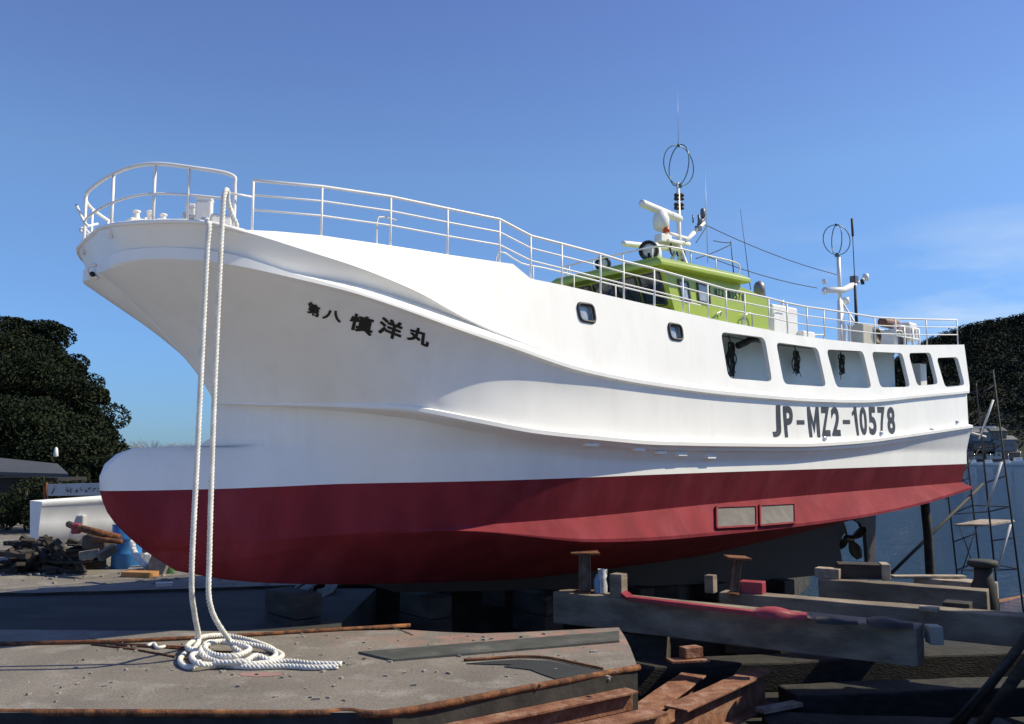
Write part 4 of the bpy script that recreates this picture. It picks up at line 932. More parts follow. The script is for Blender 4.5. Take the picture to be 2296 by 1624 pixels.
for i, (px, py, w, h) in enumerate([(40, 1118, 2.6, 1.5), (120, 1118, 2.4, 1.3), (195, 1115, 2.2, 1.2)]):
    c = gd(px, 1184); c = at(px, py, 27); tree('bush', (c.x, 27.5, 0), at(px, 1072+8*i, 27.5).z, w, ['dark bush under the tiled roof at the left edge', 'dark bush right of the tiled roof, behind the banner post', 'dark bush behind the banner next to the bulb'][i], 'bush', n=16, leaves=420, sz=.05, seed=60+i, group='bushes behind the yard', low=.1)
# grit and rubbish scattered over the back of the yard
rng = random.Random(9); m = MB()
for i in range(520):
    x = rng.uniform(-11, -3); y = rng.uniform(13.5, 19) if i % 3 else rng.uniform(8.6, 12)
    if i % 3 == 0: x = rng.uniform(-5, 1.2)
    if y > 12 and x > -3.2: continue
    if x > -1 and y < 9.2: continue
    if 11.8 < y < 16.2: continue
    s = rng.uniform(.008, .03) if y < 13 else rng.uniform(.015, .05)
    m.box((x, y, s*.3), (s*rng.uniform(1, 2.5), s*rng.uniform(.8, 1.6), s*.8), rng.uniform(0, 3))
tag(m.build('grit', mat('pale_grit', (.36, .33, .29), .9, var=.5, vscale=5)), 'small grit and paint chips strewn over the concrete', 'grit', kind='stuff')
m = MB()
for i in range(420):
    t = rng.random(); x = -2.6+t*5.6; y = 17.0+t*1.7+rng.uniform(0, .8); s = rng.uniform(.05, .12); m.box((x, y, .04), (s, s, s*.7), rng.uniform(0, 3))
tag(m.build('rubble', mat('pale_rubble', (.45, .42, .38), .9, var=.5, vscale=4)), 'line of pale sunlit rubble seen beneath the hull', 'rubble', kind='stuff')

# ------------------------------------------------ things lying on the near concrete
def rod(pts, r, z=.02): return [Vector((p.x, p.y, z)) for p in [gd(*q) for q in pts]], r
a, b, c = gd(70, 1447), gd(490, 1432), gd(920, 1406)
simple(lambda m: m.tube([Vector((p.x, p.y, .02)) for p in (gd(-40, 1449), gd(250, 1443), b, gd(700, 1419), c)], .028, 8), 'edge_rail', RUST, 'long thin rusty steel rail running across the concrete behind the rope pile', 'rail')
front = [(-8, 8.34), (-4, 8.32), (-1.9, 8.29), (-1.5, 8.36), (-1.07, 8.32), (.1, 9.14), (1.39, 10.05)]
simple(lambda m: m.tube(catmull([Vector((x, y, -.012)) for x, y in front], 5), .035, 8), 'nosing_bar', RUST, 'rusty steel nosing along the front edge of the concrete', 'edge bar')
for i, (pts, lab) in enumerate([([(205, 1447), (300, 1458), (420, 1480), (455, 1487)], 'rusty rod nearest the viewer, running under the rope pile'), ([(260, 1449), (380, 1455), (520, 1466)], 'rusty rod lying just behind the nearest one'), ([(210, 1444), (330, 1449), (470, 1455)], 'thin rusty rod furthest back beside the steel rail')]):
    simple(lambda m: m.tube([Vector((gd(*q).x, gd(*q).y, .012)) for q in pts], .012, 6), 'rusty_rod', RUST, lab, 'rod', 'loose rusty rods left of the rope')
simple(lambda m: m.tube(catmull([gd(330, 1452)+Vector((0, 0, .02)), gd(345, 1449)+Vector((0, 0, .03)), gd(352, 1456)+Vector((0, 0, .02)), gd(370, 1454)+Vector((0, 0, .02))], 5), .022, 6), 'rope_scrap', ROPE, 'small frayed scrap of pale rope left of the rope pile', 'rope scrap')
p = [gd(*q) for q in [(803, 1466), (880, 1484), (1389, 1441), (1388, 1419)]]
m = MB(); m.add([Vector((q.x, q.y, .025)) for q in p]+[Vector((q.x, q.y, .003)) for q in p], [(0, 1, 2, 3), (0, 4, 5, 1), (1, 5, 6, 2), (2, 6, 7, 3), (3, 7, 4, 0)])
tag(m.build('steel_plate', mat('dark_grey_plate', (.085, .09, .085), .6, 0, bump=.2, col2=(.06, .065, .06), vscale=3, col3=(.17, .16, .14), r3=(.55, .75), s3=2)), 'long dark grey steel plate lying flat on the concrete', 'steel plate')
p = [gd(*q) for q in [(1045, 1490), (1110, 1484), (1165, 1481), (1230, 1484), (1290, 1496), (1350, 1509), (1245, 1524), (1215, 1514), (1190, 1504), (1130, 1497), (1150, 1493)]]
m = MB(); n = len(p); m.add([Vector((q.x, q.y, .012)) for q in p]+[Vector((q.x, q.y, .002)) for q in p], [tuple(range(n))]+[(i, i+n, (i+1) % n+n, (i+1) % n) for i in range(n)])  # irregular flat black polygon just above the concrete
tag(m.build('flat_black_shape', mat('matt_black_shape', (.03, .035, .037), .8, var=.3)), 'irregular flat black shape near the rusty front edge', 'sheet')
simple(lambda m: m.tube(catmull([Vector((gd(*q).x, gd(*q).y, .02)) for q in [(1040, 1484), (1100, 1480), (1165, 1476), (1230, 1479), (1290, 1491), (1352, 1504)]], 5), .016, 6), 'bent_rod', RUST, 'bent rusty rod lying along the flat black shape', 'rod')
# cracks filled dark: thin sunk strips in the slab
m = MB()
for pts in [[(70, 1440), (150, 1437), (230, 1443), (262, 1449), (275, 1455)], [(200, 1432), (235, 1440), (250, 1447)], [(880, 1408), (905, 1416), (925, 1425)]]:
    q = catmull([Vector((gd(*k).x, gd(*k).y, .001)) for k in pts], 4)
    for i in range(len(q)-1): m.beam(q[i], q[i+1], .02+.012*((i*7) % 3), .006)
structure(m.build('ground_crack', mat('dark_crack', (.04, .035, .03), .9)))
for i, (px, py, rx, ry) in enumerate([(590, 1513, .26, .1)]):
    c = gd(px, py); r5 = random.Random(4); m = MB(); n = 26
    m.add([Vector((c.x+math.cos(t)*rx*r5.uniform(.7, 1.15), c.y+math.sin(t)*ry*r5.uniform(.7, 1.2), .004)) for t in [6.283*k/n for k in range(n)]], [tuple(range(n))]); structure(m.build('ground_paint_stain', mat('pink_stain', (.33, .19, .17), .9)))

# ------------------------------------------------ mooring rope
def rope(m, path, r=.0155, lay=.13, step=.018):
    L = [0]
    for i in range(1, len(path)): L.append(L[-1]+(path[i]-path[i-1]).length)
    n = int(L[-1]/step); pts = []; j = 0
    for k in range(n+1):
        d = L[-1]*k/n
        while j < len(L)-2 and L[j+1] < d: j += 1
        f = (d-L[j])/max(1e-6, L[j+1]-L[j]); pts.append(path[j].lerp(path[j+1], min(1, f)))
    u = None; fr_ = []
    for k in range(n+1):
        t = (pts[min(k+1, n)]-pts[max(k-1, 0)]).normalized()
        if u is None: u = t.cross(Vector((1, .1, 0))).normalized()
        u = (u-t*u.dot(t)).normalized(); fr_.append((u.copy(), t.cross(u)))
    for s in range(3):
        m.tube([pts[k]+fr_[k][0]*(math.cos(k*step/lay*6.283+s*2.094)*r*1.02)+fr_[k][1]*(math.sin(k*step/lay*6.283+s*2.094)*r*1.02) for k in range(n+1)], r*1.12, 6)
zr_ = .03
A = hp(470, 505, 2.05); A0 = wb(Vector((A.x, 2.04, A.z))); A1 = A0.copy()
def G(px, py, z=zr_): g = gd(px, py, z); return g
P1 = [at_b(455, 492, 1.5), at_b(462, 492, 1.75), at_b(467, 499, 1.95), at_b(469, 512, 2.06)]
top1 = P1[-1]; g1 = G(446, 1432, .12)
P1 += [Vector((top1.x-.01, top1.y-.02, 4.5)), Vector((top1.x-.03, top1.y-.03, 2.5)), Vector((top1.x-.05, top1.y-.02, 1.0)), Vector(((top1.x+g1.x)/2-.04, (top1.y+g1.y)/2, .5)), g1]
pile1 = [G(438, 1450, .1), G(420, 1462, .04), G(404, 1478), G(412, 1492), G(432, 1496), G(448, 1484), G(440, 1462, .07), G(420, 1450, .09), G(450, 1430, .1), G(500, 1425, .06), G(560, 1436), G(610, 1455), G(615, 1474), G(570, 1484), G(500, 1478, .06), G(455, 1466, .1), G(430, 1470, .1), G(445, 1488, .08), G(500, 1492), G(560, 1496), G(640, 1494), G(700, 1497), G(757, 1495)]
mr0 = empty('mooring_rope', G(500, 1480, 0)); tag(mr0, 'thick white twisted rope hanging from the bow into a loose pile on the concrete', 'rope')
m = MB(); rope(m, catmull(P1+pile1, 10)); m.build('left_fall', ROPE, mr0)
top2 = hp(508, 432, 2.02); T2 = wb(top2); g2 = G(517, 1440, .12)
P2 = [at_b(470, 500, 1.5), at_b(490, 502, 1.7), at_b(512, 508, 1.8), at_b(527, 514, 1.86), at_b(530, 505, 1.88), at_b(520, 480, 1.9), at_b(511, 452, 1.93), T2+Vector((0, .03, .03)), T2+Vector((-.01, -.03, -.02)), Vector((T2.x-.02, T2.y-.06, 5.0)), Vector((T2.x-.045, T2.y-.05, 3)), Vector((T2.x-.045, T2.y-.03, 1.2)), Vector((T2.x-.02, T2.y, .6)), g2]
pile2 = [G(528, 1455, .08), G(545, 1468, .04), G(520, 1488), G(470, 1478, .06), G(450, 1460, .12), G(470, 1440, .1), G(520, 1442, .12), G(560, 1455, .1), G(530, 1470, .1), G(480, 1468, .1), G(460, 1450, .14), G(500, 1438, .12), G(585, 1450, .06), G(632, 1468), G(610, 1482, .04), G(575, 1470, .1), G(545, 1484, .08), G(480, 1486, .07), G(560, 1489, .05), G(640, 1483), G(700, 1488), G(765, 1489)]
m = MB(); rope(m, catmull(P2+pile2, 10)); m.build('right_fall', ROPE, mr0)
# coils lying on the bow around the bollards
m = MB(); pts = []
for i in range(46):
    a_ = i*.42; c = W(.95, 1.35, 5.0); pts.append(c+Vector((math.cos(a_)*(.26+.04*math.sin(i)), math.sin(a_)*(.2), .02+.004*i)))
rope(m, catmull(pts, 4), r=.011, lay=.11); m.tube(catmull([at_b(418, 497, 1.3), at_b(412, 480, 1.3), at_b(424, 484, 1.3), at_b(436, 497, 1.4)], 5), .02, 6)
tag(m.build('coiled_line', ROPE), 'white line coiled round the bollards on the bow', 'rope')

# ================================================================= CRADLE AND SLIPWAY TIMBERS
def tbeam(p, q, zt_, w, h, mt, name, lab, cat, ends=None, bev=.015, wob=.006):
    a, b = gd(*p, zt_), gd(*q, zt_); d = (b-a).normalized(); sd = Vector((-d.y, d.x, 0))
    if sd.y < 0: sd = -sd
    o = Vector((0, 0, -h/2))+sd*w/2; m = MB(); m.beam(a+o, b+o, w, h, wob=wob); ob = m.build(name, mt, bevel=bev); tag(ob, lab, cat, 'heavy cross beams of the slipway cradle'); return a, b, sd
B1 = tbeam((1240, 1327), (2055, 1409), .2, .42, .47, WOOD, 'cradle_beam', 'nearest long weathered beam, with the red painted plank lying on it', 'beam')
B2 = tbeam((1612, 1329), (2310, 1384), .2, .34, .40, WOOD, 'cradle_beam', 'second long beam, behind the nearest, with a red pad at its left end', 'beam')
B3 = tbeam((1834, 1298), (2212, 1326), .15, .36, .45, WOOD, 'cradle_beam', 'third beam, its sunlit top edge starting left of the rudder blocks', 'beam')
B4 = tbeam((2049, 1295), (2225, 1310), .1, .4, .3, WOODL, 'cradle_beam', 'short pale topped beam furthest right at the water side', 'beam')
def blk(p, z, size, mt, name, lab, cat, rz=-.6, bev=.012, up=0):
    c = gd(*p, z); m = MB(); m.box(c+Vector((0, size[1]/2, size[2]/2)), size, rz); tag(m.build(name, mt, bevel=bev), lab, cat)
    return c
# steel props
def prop(px, py, z, h, lab, tilt=0, w=.16, plate=.44):
    c = gd(px, py, z)+Vector((0, .15, 0)); e = empty('steel_prop', c); tag(e, lab, 'prop', 'rusty steel props under the hull'); top = c+Vector((tilt, 0, h))
    m = MB(); m.beam(c+Vector((-w/2, 0, 0)), top+Vector((-w/2, 0, 0)), .02, w*1.1, up=(0, 1, 0)); m.beam(c+Vector((w/2, 0, 0)), top+Vector((w/2, 0, 0)), .02, w*1.1, up=(0, 1, 0)); m.beam(c, top, w-.02, .02, up=(0, 1, 0)); m.build('post', mat('rusty_grey_steel', (.22, .16, .13), .7, .2, bump=.3, col2=(.12, .07, .05), vscale=7), e)
    m = MB(); m.box(top+Vector((0, 0, .015)), (plate, .4, .03), -.5, M=Matrix.Rotation(tilt*.8, 4, 'Y')); m.build('top_plate', RUST, e, bevel=.004)
    m = MB(); m.box(c+Vector((.0, 0, .01)), (w*1.9, .34, .02), -.5); m.build('base_plate', RUST, e)
prop(1313, 1331, .2, .58, 'straight steel prop with flat plate, on the left end of the nearest beam')
prop(1652, 1334, .2, .52, 'leaning rusted prop with tilted plate, on the second beam', tilt=.06, w=.1, plate=.34)
blk((1389, 1341), .2, (.2, .2, .34), WOOD, 'timber_block', 'upright grey timber block behind the head of the red plank', 'block')
blk((1597, 1331), .1, (.15, .18, .28), WOOD, 'timber_block', 'narrow upright block left of the leaning prop', 'block')
c = gd(1345, 1333, .2); e = empty('paint_bottle', c); tag(e, 'blue bottle wrapped in a white rag beside the straight steel prop', 'bottle')
m = MB(); m.lathe([(.055, 0), (.06, .02), (.06, .2), (.03, .25), (.028, .28)], c+Vector((-.02, .12, 0)), n=12); m.build('bottle', mat('pale_blue_plastic', (.15, .32, .5), .4), e)
m = MB(); r5 = random.Random(2); vs = []
rows = []
for i in range(8):
    rows.append([c+Vector((.05+math.cos(k*.9)*(.05+r5.uniform(0, .035)), .12+math.sin(k*.9)*(.06+r5.uniform(0, .03)), .36-i*.05)) for k in range(8)])
m.grid(rows); m.build('rag', mat('white_rag', (.62, .64, .66), .9, var=.4, vscale=12), e)
# red painted plank, pads
a, b, sd = B1
def onb1(px, py, z=.23): return gd(px, py, z)
m = MB(); m.beam(onb1(1378, 1328)+Vector((0, .03, .1)), onb1(1415, 1343)+Vector((0, .06, 0)), .14, .04); m.beam(onb1(1415, 1343)+Vector((0, .06, 0)), onb1(1735, 1381)+Vector((0, .06, 0)), .14, .055)
tag(m.build('red_plank', REDLT, bevel=.006), 'long red painted plank lying along the nearest beam', 'plank')
def pad(p, q, z, w, h, mt, lab):
    a, b = gd(*p, z), gd(*q, z); m = MB(); n = 8; rows = []; d = (b-a).normalized(); sd = Vector((-d.y, d.x, 0)); sd = sd if sd.y > 0 else -sd
    for i in range(n+1):
        t = i/n; k = .55+.45*math.sin(math.pi*min(1, t*1.2+.1)); c = a.lerp(b, t)+sd*w*.6
        rows.append([c-sd*w*.5*k, c-sd*w*.5*k+Vector((0, 0, h*.7*k)), c-sd*w*.2+Vector((0, 0, h*k)), c+sd*w*.2+Vector((0, 0, h*k)), c+sd*w*.5*k+Vector((0, 0, h*.6*k)), c+sd*w*.5*k])
    m.grid(rows); m.add(rows[0], [tuple(range(6))]); m.add(rows[-1], [tuple(reversed(range(6)))]); tag(m.build('hull_pad', mt), lab, 'pad')
pad((1695, 1388), (1812, 1393), .2, .3, .13, REDLT, 'red painted rubber pad at the end of the red plank')
pad((1830, 1400), (1925, 1405), .2, .3, .07, BLACK, 'flat black rubber strap beyond the red pad')
pad((1950, 1409), (2052, 1414), .2, .4, .1, mat('brown_rubber', (.06, .045, .045), .7), 'dark brown pad on the right end of the nearest beam')
blk((1692, 1333), .2, (.36, .25, .18), REDLT, 'red_block', 'red painted block on the second beam beside the leaning prop', 'block', rz=-.5)
blk((1864, 1298), .15, (.42, .26, .17), WOODL, 'timber_block', 'pale ended block under the skeg on the third beam', 'block')
blk((1945, 1299), .15, (.85, .4, .25), WOODD, 'keel_block', 'dark oily block under the rudder', 'block', rz=-.25)
blk((1995, 1302), .15, (.14, .4, .27), WOODL, 'timber_block', 'pale upright timber end right of the dark rudder block', 'block', rz=-.25)
# pit-level supports of the near beam, and pale blocks
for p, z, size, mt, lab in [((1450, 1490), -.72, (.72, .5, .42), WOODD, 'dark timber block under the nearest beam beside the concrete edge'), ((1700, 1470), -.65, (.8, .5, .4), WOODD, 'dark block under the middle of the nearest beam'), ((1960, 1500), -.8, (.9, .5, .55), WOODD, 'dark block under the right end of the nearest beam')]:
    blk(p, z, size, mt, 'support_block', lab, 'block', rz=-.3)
blk((2104, 1447), -.02, (.16, .2, .22), mat('pale_block', (.36, .34, .30), .8), 'pale_block', 'small pale grey block end right of the nearest beam', 'block', rz=-.1)
blk((2090, 1373), .2, (.24, .16, .06), WOODL, 'wood_chip', 'small pale wooden offcut on the second beam', 'offcut')
blk((2160, 1380), .1, (.34, .3, .16), WOODD, 'timber_block', 'dark block on the right part of the second beam', 'block')
# keel blocks under the boat
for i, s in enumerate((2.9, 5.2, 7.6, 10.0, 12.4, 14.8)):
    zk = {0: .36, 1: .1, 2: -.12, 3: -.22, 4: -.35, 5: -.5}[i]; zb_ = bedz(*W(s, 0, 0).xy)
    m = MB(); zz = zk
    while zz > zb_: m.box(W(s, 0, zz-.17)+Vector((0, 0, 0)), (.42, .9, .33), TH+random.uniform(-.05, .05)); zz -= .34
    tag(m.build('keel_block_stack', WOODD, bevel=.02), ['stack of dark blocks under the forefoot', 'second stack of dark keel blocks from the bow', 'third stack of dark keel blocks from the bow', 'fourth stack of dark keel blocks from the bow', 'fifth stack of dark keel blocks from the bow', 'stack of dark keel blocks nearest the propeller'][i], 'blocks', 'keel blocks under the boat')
# grey bundle of timbers in the shade under the bow
g0 = empty('sheet_bundle', gd(715, 1345, -.2)); tag(g0, 'grey folded sheets and sticks in the shade under the bow', 'sheets')
m = MB(); m.beam(gd(665, 1352, -.2)+Vector((0, 0, .2)), gd(745, 1325, -.2)+Vector((0, .2, .35)), .3, .05, wob=.03); m.beam(gd(690, 1366, -.2), gd(752, 1345, -.2)+Vector((0, 0, .3)), .25, .05, wob=.03); m.beam(gd(640, 1362, -.2)+Vector((0, 0, .2)), gd(735, 1338, -.2)+Vector((0, 0, .5)), .04, .04); m.build('folded_sheet', mat('grey_sheet', (.26, .28, .26), .8, var=.4, vscale=6), g0)
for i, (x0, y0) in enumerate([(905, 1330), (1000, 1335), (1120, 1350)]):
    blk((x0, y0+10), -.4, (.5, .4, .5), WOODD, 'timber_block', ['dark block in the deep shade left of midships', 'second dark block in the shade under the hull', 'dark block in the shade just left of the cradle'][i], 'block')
# rusty steel sections below the concrete edge
def channel(a, b, w, h, mt, name, lab, t=.03):
    a, b = Vector(a), Vector(b); d = (b-a).normalized(); sd = Vector((-d.y, d.x, 0)); m = MB()
    m.beam(a, b, w, t, wob=.004); m.beam(a-Vector((0, 0, h)), b-Vector((0, 0, h)), w, t, wob=.004); m.beam(a-Vector((0, 0, h/2)), b-Vector((0, 0, h/2)), t, h-t-.006, wob=.003)
    tag(m.build(name, mt, bevel=.006), lab, 'steel beam', 'rusty steel beams below the concrete edge')
dn = (Vector((1.39, 10.05, 0))-Vector((-1.07, 8.3, 0))).normalized(); nn = Vector((dn.y, -dn.x, 0)); E0 = Vector((1.39, 10.05, 0))
def eo(t, o, z): v = E0-dn*t+nn*o; return (v.x, v.y, z)
channel(eo(5, .12, -.2), eo(.22, .12, -.2), .2, .22, RUSTP, 'rusty_channel', 'rusty channel tight under the edge of the concrete')
channel(eo(5, .42, -.36), eo(.12, .42, -.36), .26, .3, RUSTP, 'rusty_girder', 'wide rusty girder one step below the concrete edge, dusted with red powder')
channel(gd(1515, 1590, -.55), gd(1712, 1502, -.55), .3, .42, RUSTP, 'rusty_girder', 'separate rusty girder end standing in the pit at bottom centre right')
channel(gd(1380, 1640, -.6), gd(1555, 1513, -.6), .34, .35, RUSTP, 'rusty_girder', 'rusty girder with bent top in the pit, left of the other one')
m = MB(); m.beam(gd(1500, 1482, -.35), gd(1585, 1478, -.35), .22, .03); m.beam(gd(1530, 1474, -.32)+Vector((0, 0, .06)), gd(1569, 1470, -.32)+Vector((0, 0, .06)), .16, .13); tag(m.build('rusty_bracket', RUSTP, bevel=.005), 'small rusty bracket in the dark between the block and the beam', 'bracket')
m = MB(); m.beam(gd(1704, 1594, -.9), gd(1790, 1577, -.9), .16, .05); tag(m.build('pale_plank', WOODL), 'short pale plank at the bottom of the pit', 'plank')
# two slipway rails running down to the sea, and rough poles at the right
for o_, lab in ((-1.1, 'slipway rail under the far side of the boat'), (1.35, 'slipway rail under the near side of the boat')):
    pts = [W(s, o_, 0) for s in (1.5, 6, 12, 18, 26)]; m = MB(); m.tube([Vector((p.x, p.y, bedz(p.x, p.y)+.1)) for p in pts], .07, 6); tag(m.build('slipway_rail', RUST), lab, 'rail', 'slipway rails')
for i, (p, q, r, mt) in enumerate([((2140, 1640), (2305, 1425), .05, WOODD), ((2180, 1655), (2320, 1460), .06, WOODD), ((2110, 1650), (2262, 1480), .025, PIPE)]):
    a, b = gd(*p, -.9), at(*q, 9.5); m = MB(); m.tube([a, b], r, 8); tag(m.build('leaning_pole', mt), ['dark rough pole leaning in the bottom right corner', 'thickest dark pole, nearest the bottom right corner', 'thin dark rod leaning left of the two poles'][i], 'pole')
bo = gd(2206, 1312, .1); e = empty('mooring_post', bo); tag(e, 'short black mooring post with wide cap beside the scaffold', 'mooring post')
m = MB(); m.lathe([(.22, -.8), (.2, 0), (.15, .1), (.14, .3)], bo, n=16); m.build('stem', PIPE, e); m = MB(); m.lathe([(.2, .3), (.24, .33), (.24, .4), (.2, .42)], bo, n=16); m.build('cap', PIPE, e)
blk((2086, 1298), .1, (1.3, .2, .05), WOODL, 'scaffold_board', 'thin board on the ground at the water side', 'board', rz=0)
# timber post and diagonal pole propping the stern
m = MB(); a, b = at(2086, 1292, 23.4), at(2072, 1110, 23.1); m.tube([a+Vector((.0, 0, -1)), a, a.lerp(b, .5)+Vector((.02, 0, 0)), b], .12, 10, r2=.11); tag(m.build('timber_post', WOODD), 'thick dark timber post propping the stern chine over the water', 'post')
m = MB(); a, b = at(2000, 1284, 24.4), at(2204, 1085, 25.6); m.tube([a-(b-a)*.12, b], .045, 8); tag(m.build('diagonal_pole', PIPE), 'long dark pole rising diagonally to the scaffold tower', 'pole')
# ------------------------------------------------ scaffold tower
sf = empty('scaffold_tower', at(2220, 1330, 24)); tag(sf, 'thin steel scaffold tower standing in the shallows behind the stern', 'scaffold')
def ext(p, q, Yp, Yq, k=.25): a, b = at(*p, Yp), at(*q, Yq); return a, b+(b-a)*k
legs = [ext((2188, 860), (2234, 1310), 23.6, 23.6, .15), ext((2226, 830), (2287, 1310), 23.6, 23.6, .15), ext((2100, 880), (2146, 1290), 25.4, 25.4, .2), ext((2150, 860), (2197, 1270), 25.4, 25.4, .2)]
for a, b in legs:
    m = MB(); m.tube([a, b], .024, 7); m.build('leg', PIPE, sf)
m = MB()
for i in range(7):
    t = .06+i*.125
    for k in (0, 2):
        p, q = legs[k][0].lerp(legs[k][1], t), legs[k+1][0].lerp(legs[k+1][1], t)
        m.tube([p, q], .018, 5)
    if i % 2 == 0:
        for k in (0, 1): m.tube([legs[k][0].lerp(legs[k][1], t), legs[k+2][0].lerp(legs[k+2][1], t)], .016, 5)
m.build('cross_rung', PIPE, sf)
for p, q in [((2227, 897), (2196, 985)), ((2246, 1036), (2214, 1136)), ((2266, 1176), (2234, 1284))]:
    m = MB(); m.tube([at(*p, 23.5), at(*q, 23.5)], .028, 6); m.build('white_brace', mat('pale_steel', (.6, .6, .58), .5), sf)
m = MB()
for p, q in [((2150, 1176), (2190, 1290)), ((2190, 1180), (2155, 1288)), ((2120, 1120), (2200, 1000)), ((2100, 1000), (2180, 1100))]: m.tube([at(*p, 25.3), at(*q, 25.3)], .015, 5)
m.build('thin_brace', PIPE, sf)
m = MB(); p = [at(2140, 1176, 24.0), at(2216, 1176, 23.6), at(2275, 1166, 24.4), at(2200, 1164, 25.4)]; m.add(p+[v-Vector((0, 0, .05)) for v in p], [(0, 1, 2, 3), (7, 6, 5, 4), (0, 4, 5, 1), (1, 5, 6, 2), (2, 6, 7, 3), (3, 7, 4, 0)]); m.build('platform', WOODL, sf)
m = MB(); p = [at(2172, 960, 23.6), at(2232, 958, 23.6)]; m.tube(p, .04, 6); m.tube([at(2165, 968, 23.6), at(2210, 980, 23.8)], .035, 6); m.build('top_bar', mat('pale_steel', (.6, .6, .58), .5), sf)
# ------------------------------------------------ shed added to the right, outside the view, to shade the pit
sh0 = empty('shade_shed', (11.2, 9.0, -1.1)); tag(sh0, 'grey corrugated shed added beyond the right edge of the view to shade the pit', 'shed')
m = MB(); m.box((11.2, 8.7, 1.55), (5.4, 7.6, 5.3)); 
for i in range(38): m.box((8.48, 4.95+.2*i, 1.5), (.05, .09, 5.2))
m.build('wall', mat('shade_shed_grey', (.12, .125, .13), .6), sh0)
m = MB(); m.box((11.2, 8.7, 4.28), (5.9, 8.0, .14)); m.build('roof', TILE, sh0)  # roof of the added shade shed
m = MB(); m.box((8.44, 7.6, .3), (.06, 2.2, 2.8)); m.build('door', mat('shade_shed_door_green', (.06, .10, .09), .7), sh0)

# ================================================================= THE FAR SHORE
rng = random.Random(21)
YH = 370.0
prof = tab([(-600, -3), (-300, -3), (-80, -3), (60, -3), (115, 8), (150, 38), (176, 52), (188, 57), (200, 61), (215, 66), (250, 74), (330, 80), (500, 60), (800, 30)])
def hillz(x, y): 
    v = max(0, min(1, (y-345)/95)); k = prof(x*370/max(370, y))
    return -1.9+ (k+1.9)*(v**.75)*(y/410 if y > 410 else 1)+1.2*math.sin(x*.21)*math.sin(y*.17)*v+2.0*math.sin(x*.06+1)*v
m = MB(); rows = []
for i in range(24):
    y = 340+6*i; rows.append([Vector((x, y, hillz(x, y))) for x in [-620+8*j for j in range(185)]])
m.grid(rows); structure(m.build('far_hill', mat('hill_ground', (.022, .028, .016), .95)))
vs, fs = [], []
for i in range(7500):
    x = rng.uniform(110, 300); y = 352+95*rng.random()**.8; z = hillz(x, y); r = rng.uniform(1.2, 2.6)
    clump(vs, fs, Vector((x, y, z+r*.5)), (r, r, r*.9), 22, .5, rng)
m = MB(); m.add(vs, fs); tag(m.build('far_woodland', LEAFB), 'dark wooded hillside across the water behind the stern', 'woodland', kind='stuff')
def house(px, py, w, h, col, roofc, lab, Y=349):
    c = at(px, py, Y); e = empty('shore_house', c); tag(e, lab, 'house', 'houses on the far shore')
    m = MB(); m.box(c+Vector((0, 0, h/2)), (w, 5, h)); m.build('wall', mat('house_'+col, {'grey': (.22, .22, .22), 'pale': (.42, .41, .39), 'brown': (.18, .14, .11)}[col], .8), e)
    m = MB(); x, y, z = c.x, c.y, c.z+h; m.add([(x-w*.56, y-3, z), (x+w*.56, y-3, z), (x+w*.56, y+3, z), (x-w*.56, y+3, z), (x-w*.5, y, z+1.6), (x+w*.5, y, z+1.6)], [(0, 1, 5, 4), (2, 3, 4, 5), (1, 2, 5), (3, 0, 4), (3, 2, 1, 0)]); m.build('roof', mat('roof_'+roofc, {'dark': (.07, .075, .08), 'slate': (.15, .16, .17)}[roofc], .6), e)
    m = MB()
    for k in range(3): m.box((x+(k-1)*w*.3, y-2.55, c.z+h*.55), (w*.14, .1, h*.3))
    m.build('window', GLASS, e)
for a in [(2178, 1030, 7, 3.2, 'grey', 'dark', 'grey house at the waterline nearest the stern'), (2200, 1018, 8, 4, 'brown', 'slate', 'brown house just up from the shore behind the scaffold'), (2222, 1030, 6, 3, 'pale', 'dark', 'small pale house at the shore between the scaffold legs'), (2246, 1012, 9, 4.5, 'grey', 'slate', 'widest grey house above the shore'), (2262, 1032, 6, 3, 'brown', 'dark', 'low brown shed at the shore near the right edge'), (2195, 990, 7, 3.5, 'grey', 'slate', 'grey house on the slope above the others'), (2232, 985, 6, 3.2, 'brown', 'dark', 'small brown house up the slope right of the scaffold')]: house(*a)
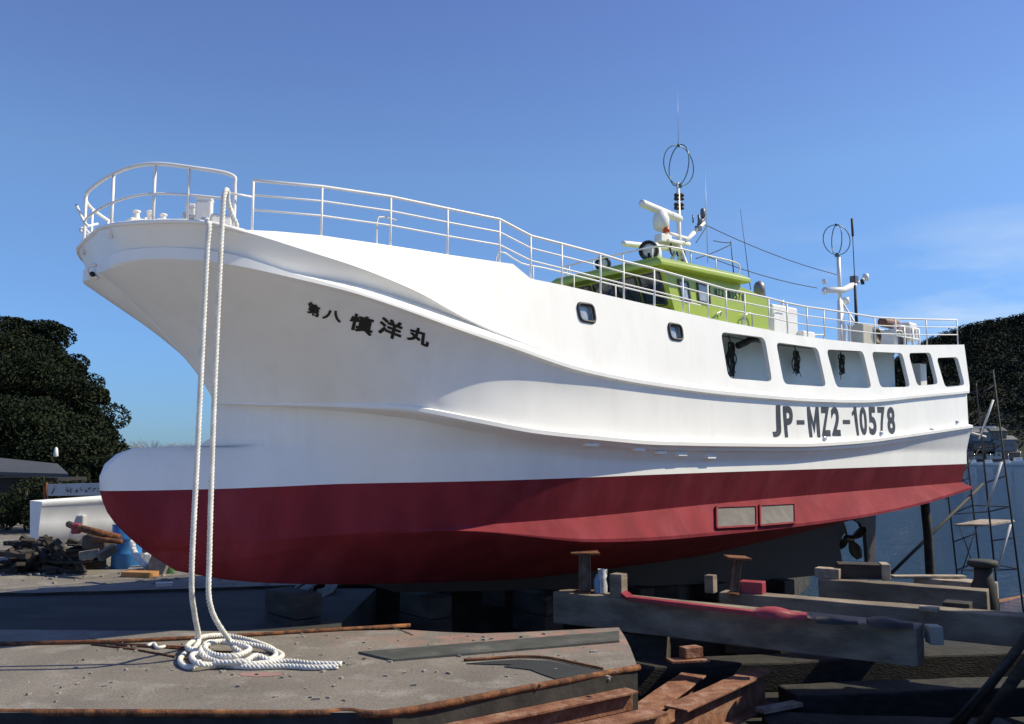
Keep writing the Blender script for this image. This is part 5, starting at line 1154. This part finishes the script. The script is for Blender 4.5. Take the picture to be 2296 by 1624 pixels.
m = MB(); m.box((150, 343.5, -1.0), (600, 3, 1.6)); structure(m.build('sea_wall', mat('sea_wall_concrete', (.22, .22, .21), .9)))
def motorboat(px, w, lab, h=1.0, Y=333):
    c = at(px, 1045, Y); c.z = -1.8; e = empty('moored_boat', c); tag(e, lab, 'boat', 'boats moored on the far shore')
    m = MB(); rows = []
    for i in range(9):
        u = i/8; x = c.x+w*(u-.5); b = 1.1*(1-max(0, u-.5)**2*3.6); rows.append([Vector((x, c.y+f*b, c.z+z)) for f, z in ((-1, h+.3*u), (-.85, .1), (0, -.2), (.85, .1), (1, h+.3*u))])
    m.grid(rows); m.build('hull', WHITE2, e); m = MB(); m.box(c+Vector((-w*.12, 0, h+.6)), (w*.3, 1.5, 1.2)); m.build('cabin', WHITE2, e, bevel=.1)
    m = MB(); m.tube([c+Vector((0, 0, h)), c+Vector((0, 0, h+3.5))], .08, 5); m.build('mast', STEEL, e)
motorboat(2186, 8, 'white boat moored left of the scaffold on the far shore'); motorboat(2222, 9, 'long white boat moored behind the scaffold legs'); motorboat(2262, 7, 'small white boat moored right of the scaffold'); motorboat(2290, 9, 'taller white boat moored at the right edge of the view', h=1.8)

# heavy dark longitudinal timbers down in the slipway, carrying the cross beams
for i, (p, q, z, w, lab) in enumerate([((1385, 1500), (2330, 1462), -.55, .55, 'black tarred timber running right, just under the nearest beam'), ((1780, 1560), (2330, 1540), -.8, .6, 'black tarred timber low in the bottom right of the pit'), ((1420, 1440), (2010, 1400), -.45, .5, 'black tarred timber between the nearest and second beams'), ((1730, 1625), (2300, 1640), -.95, .5, 'black tarred timber at the very bottom right')]):
    a, b = gd(*p, z), gd(*q, z); m = MB(); m.beam(a-Vector((0, -.3, .2)), b-Vector((0, -.3, .2)), w, .4, wob=.012); tag(m.build('tarred_timber', mat('tarred_timber', (.03, .027, .023), .85, bump=.6, bscale=20, col2=(.014, .013, .012), vscale=5, stretch=(1, 1, 3)), bevel=.03), lab, 'timber', 'tarred timbers in the pit')
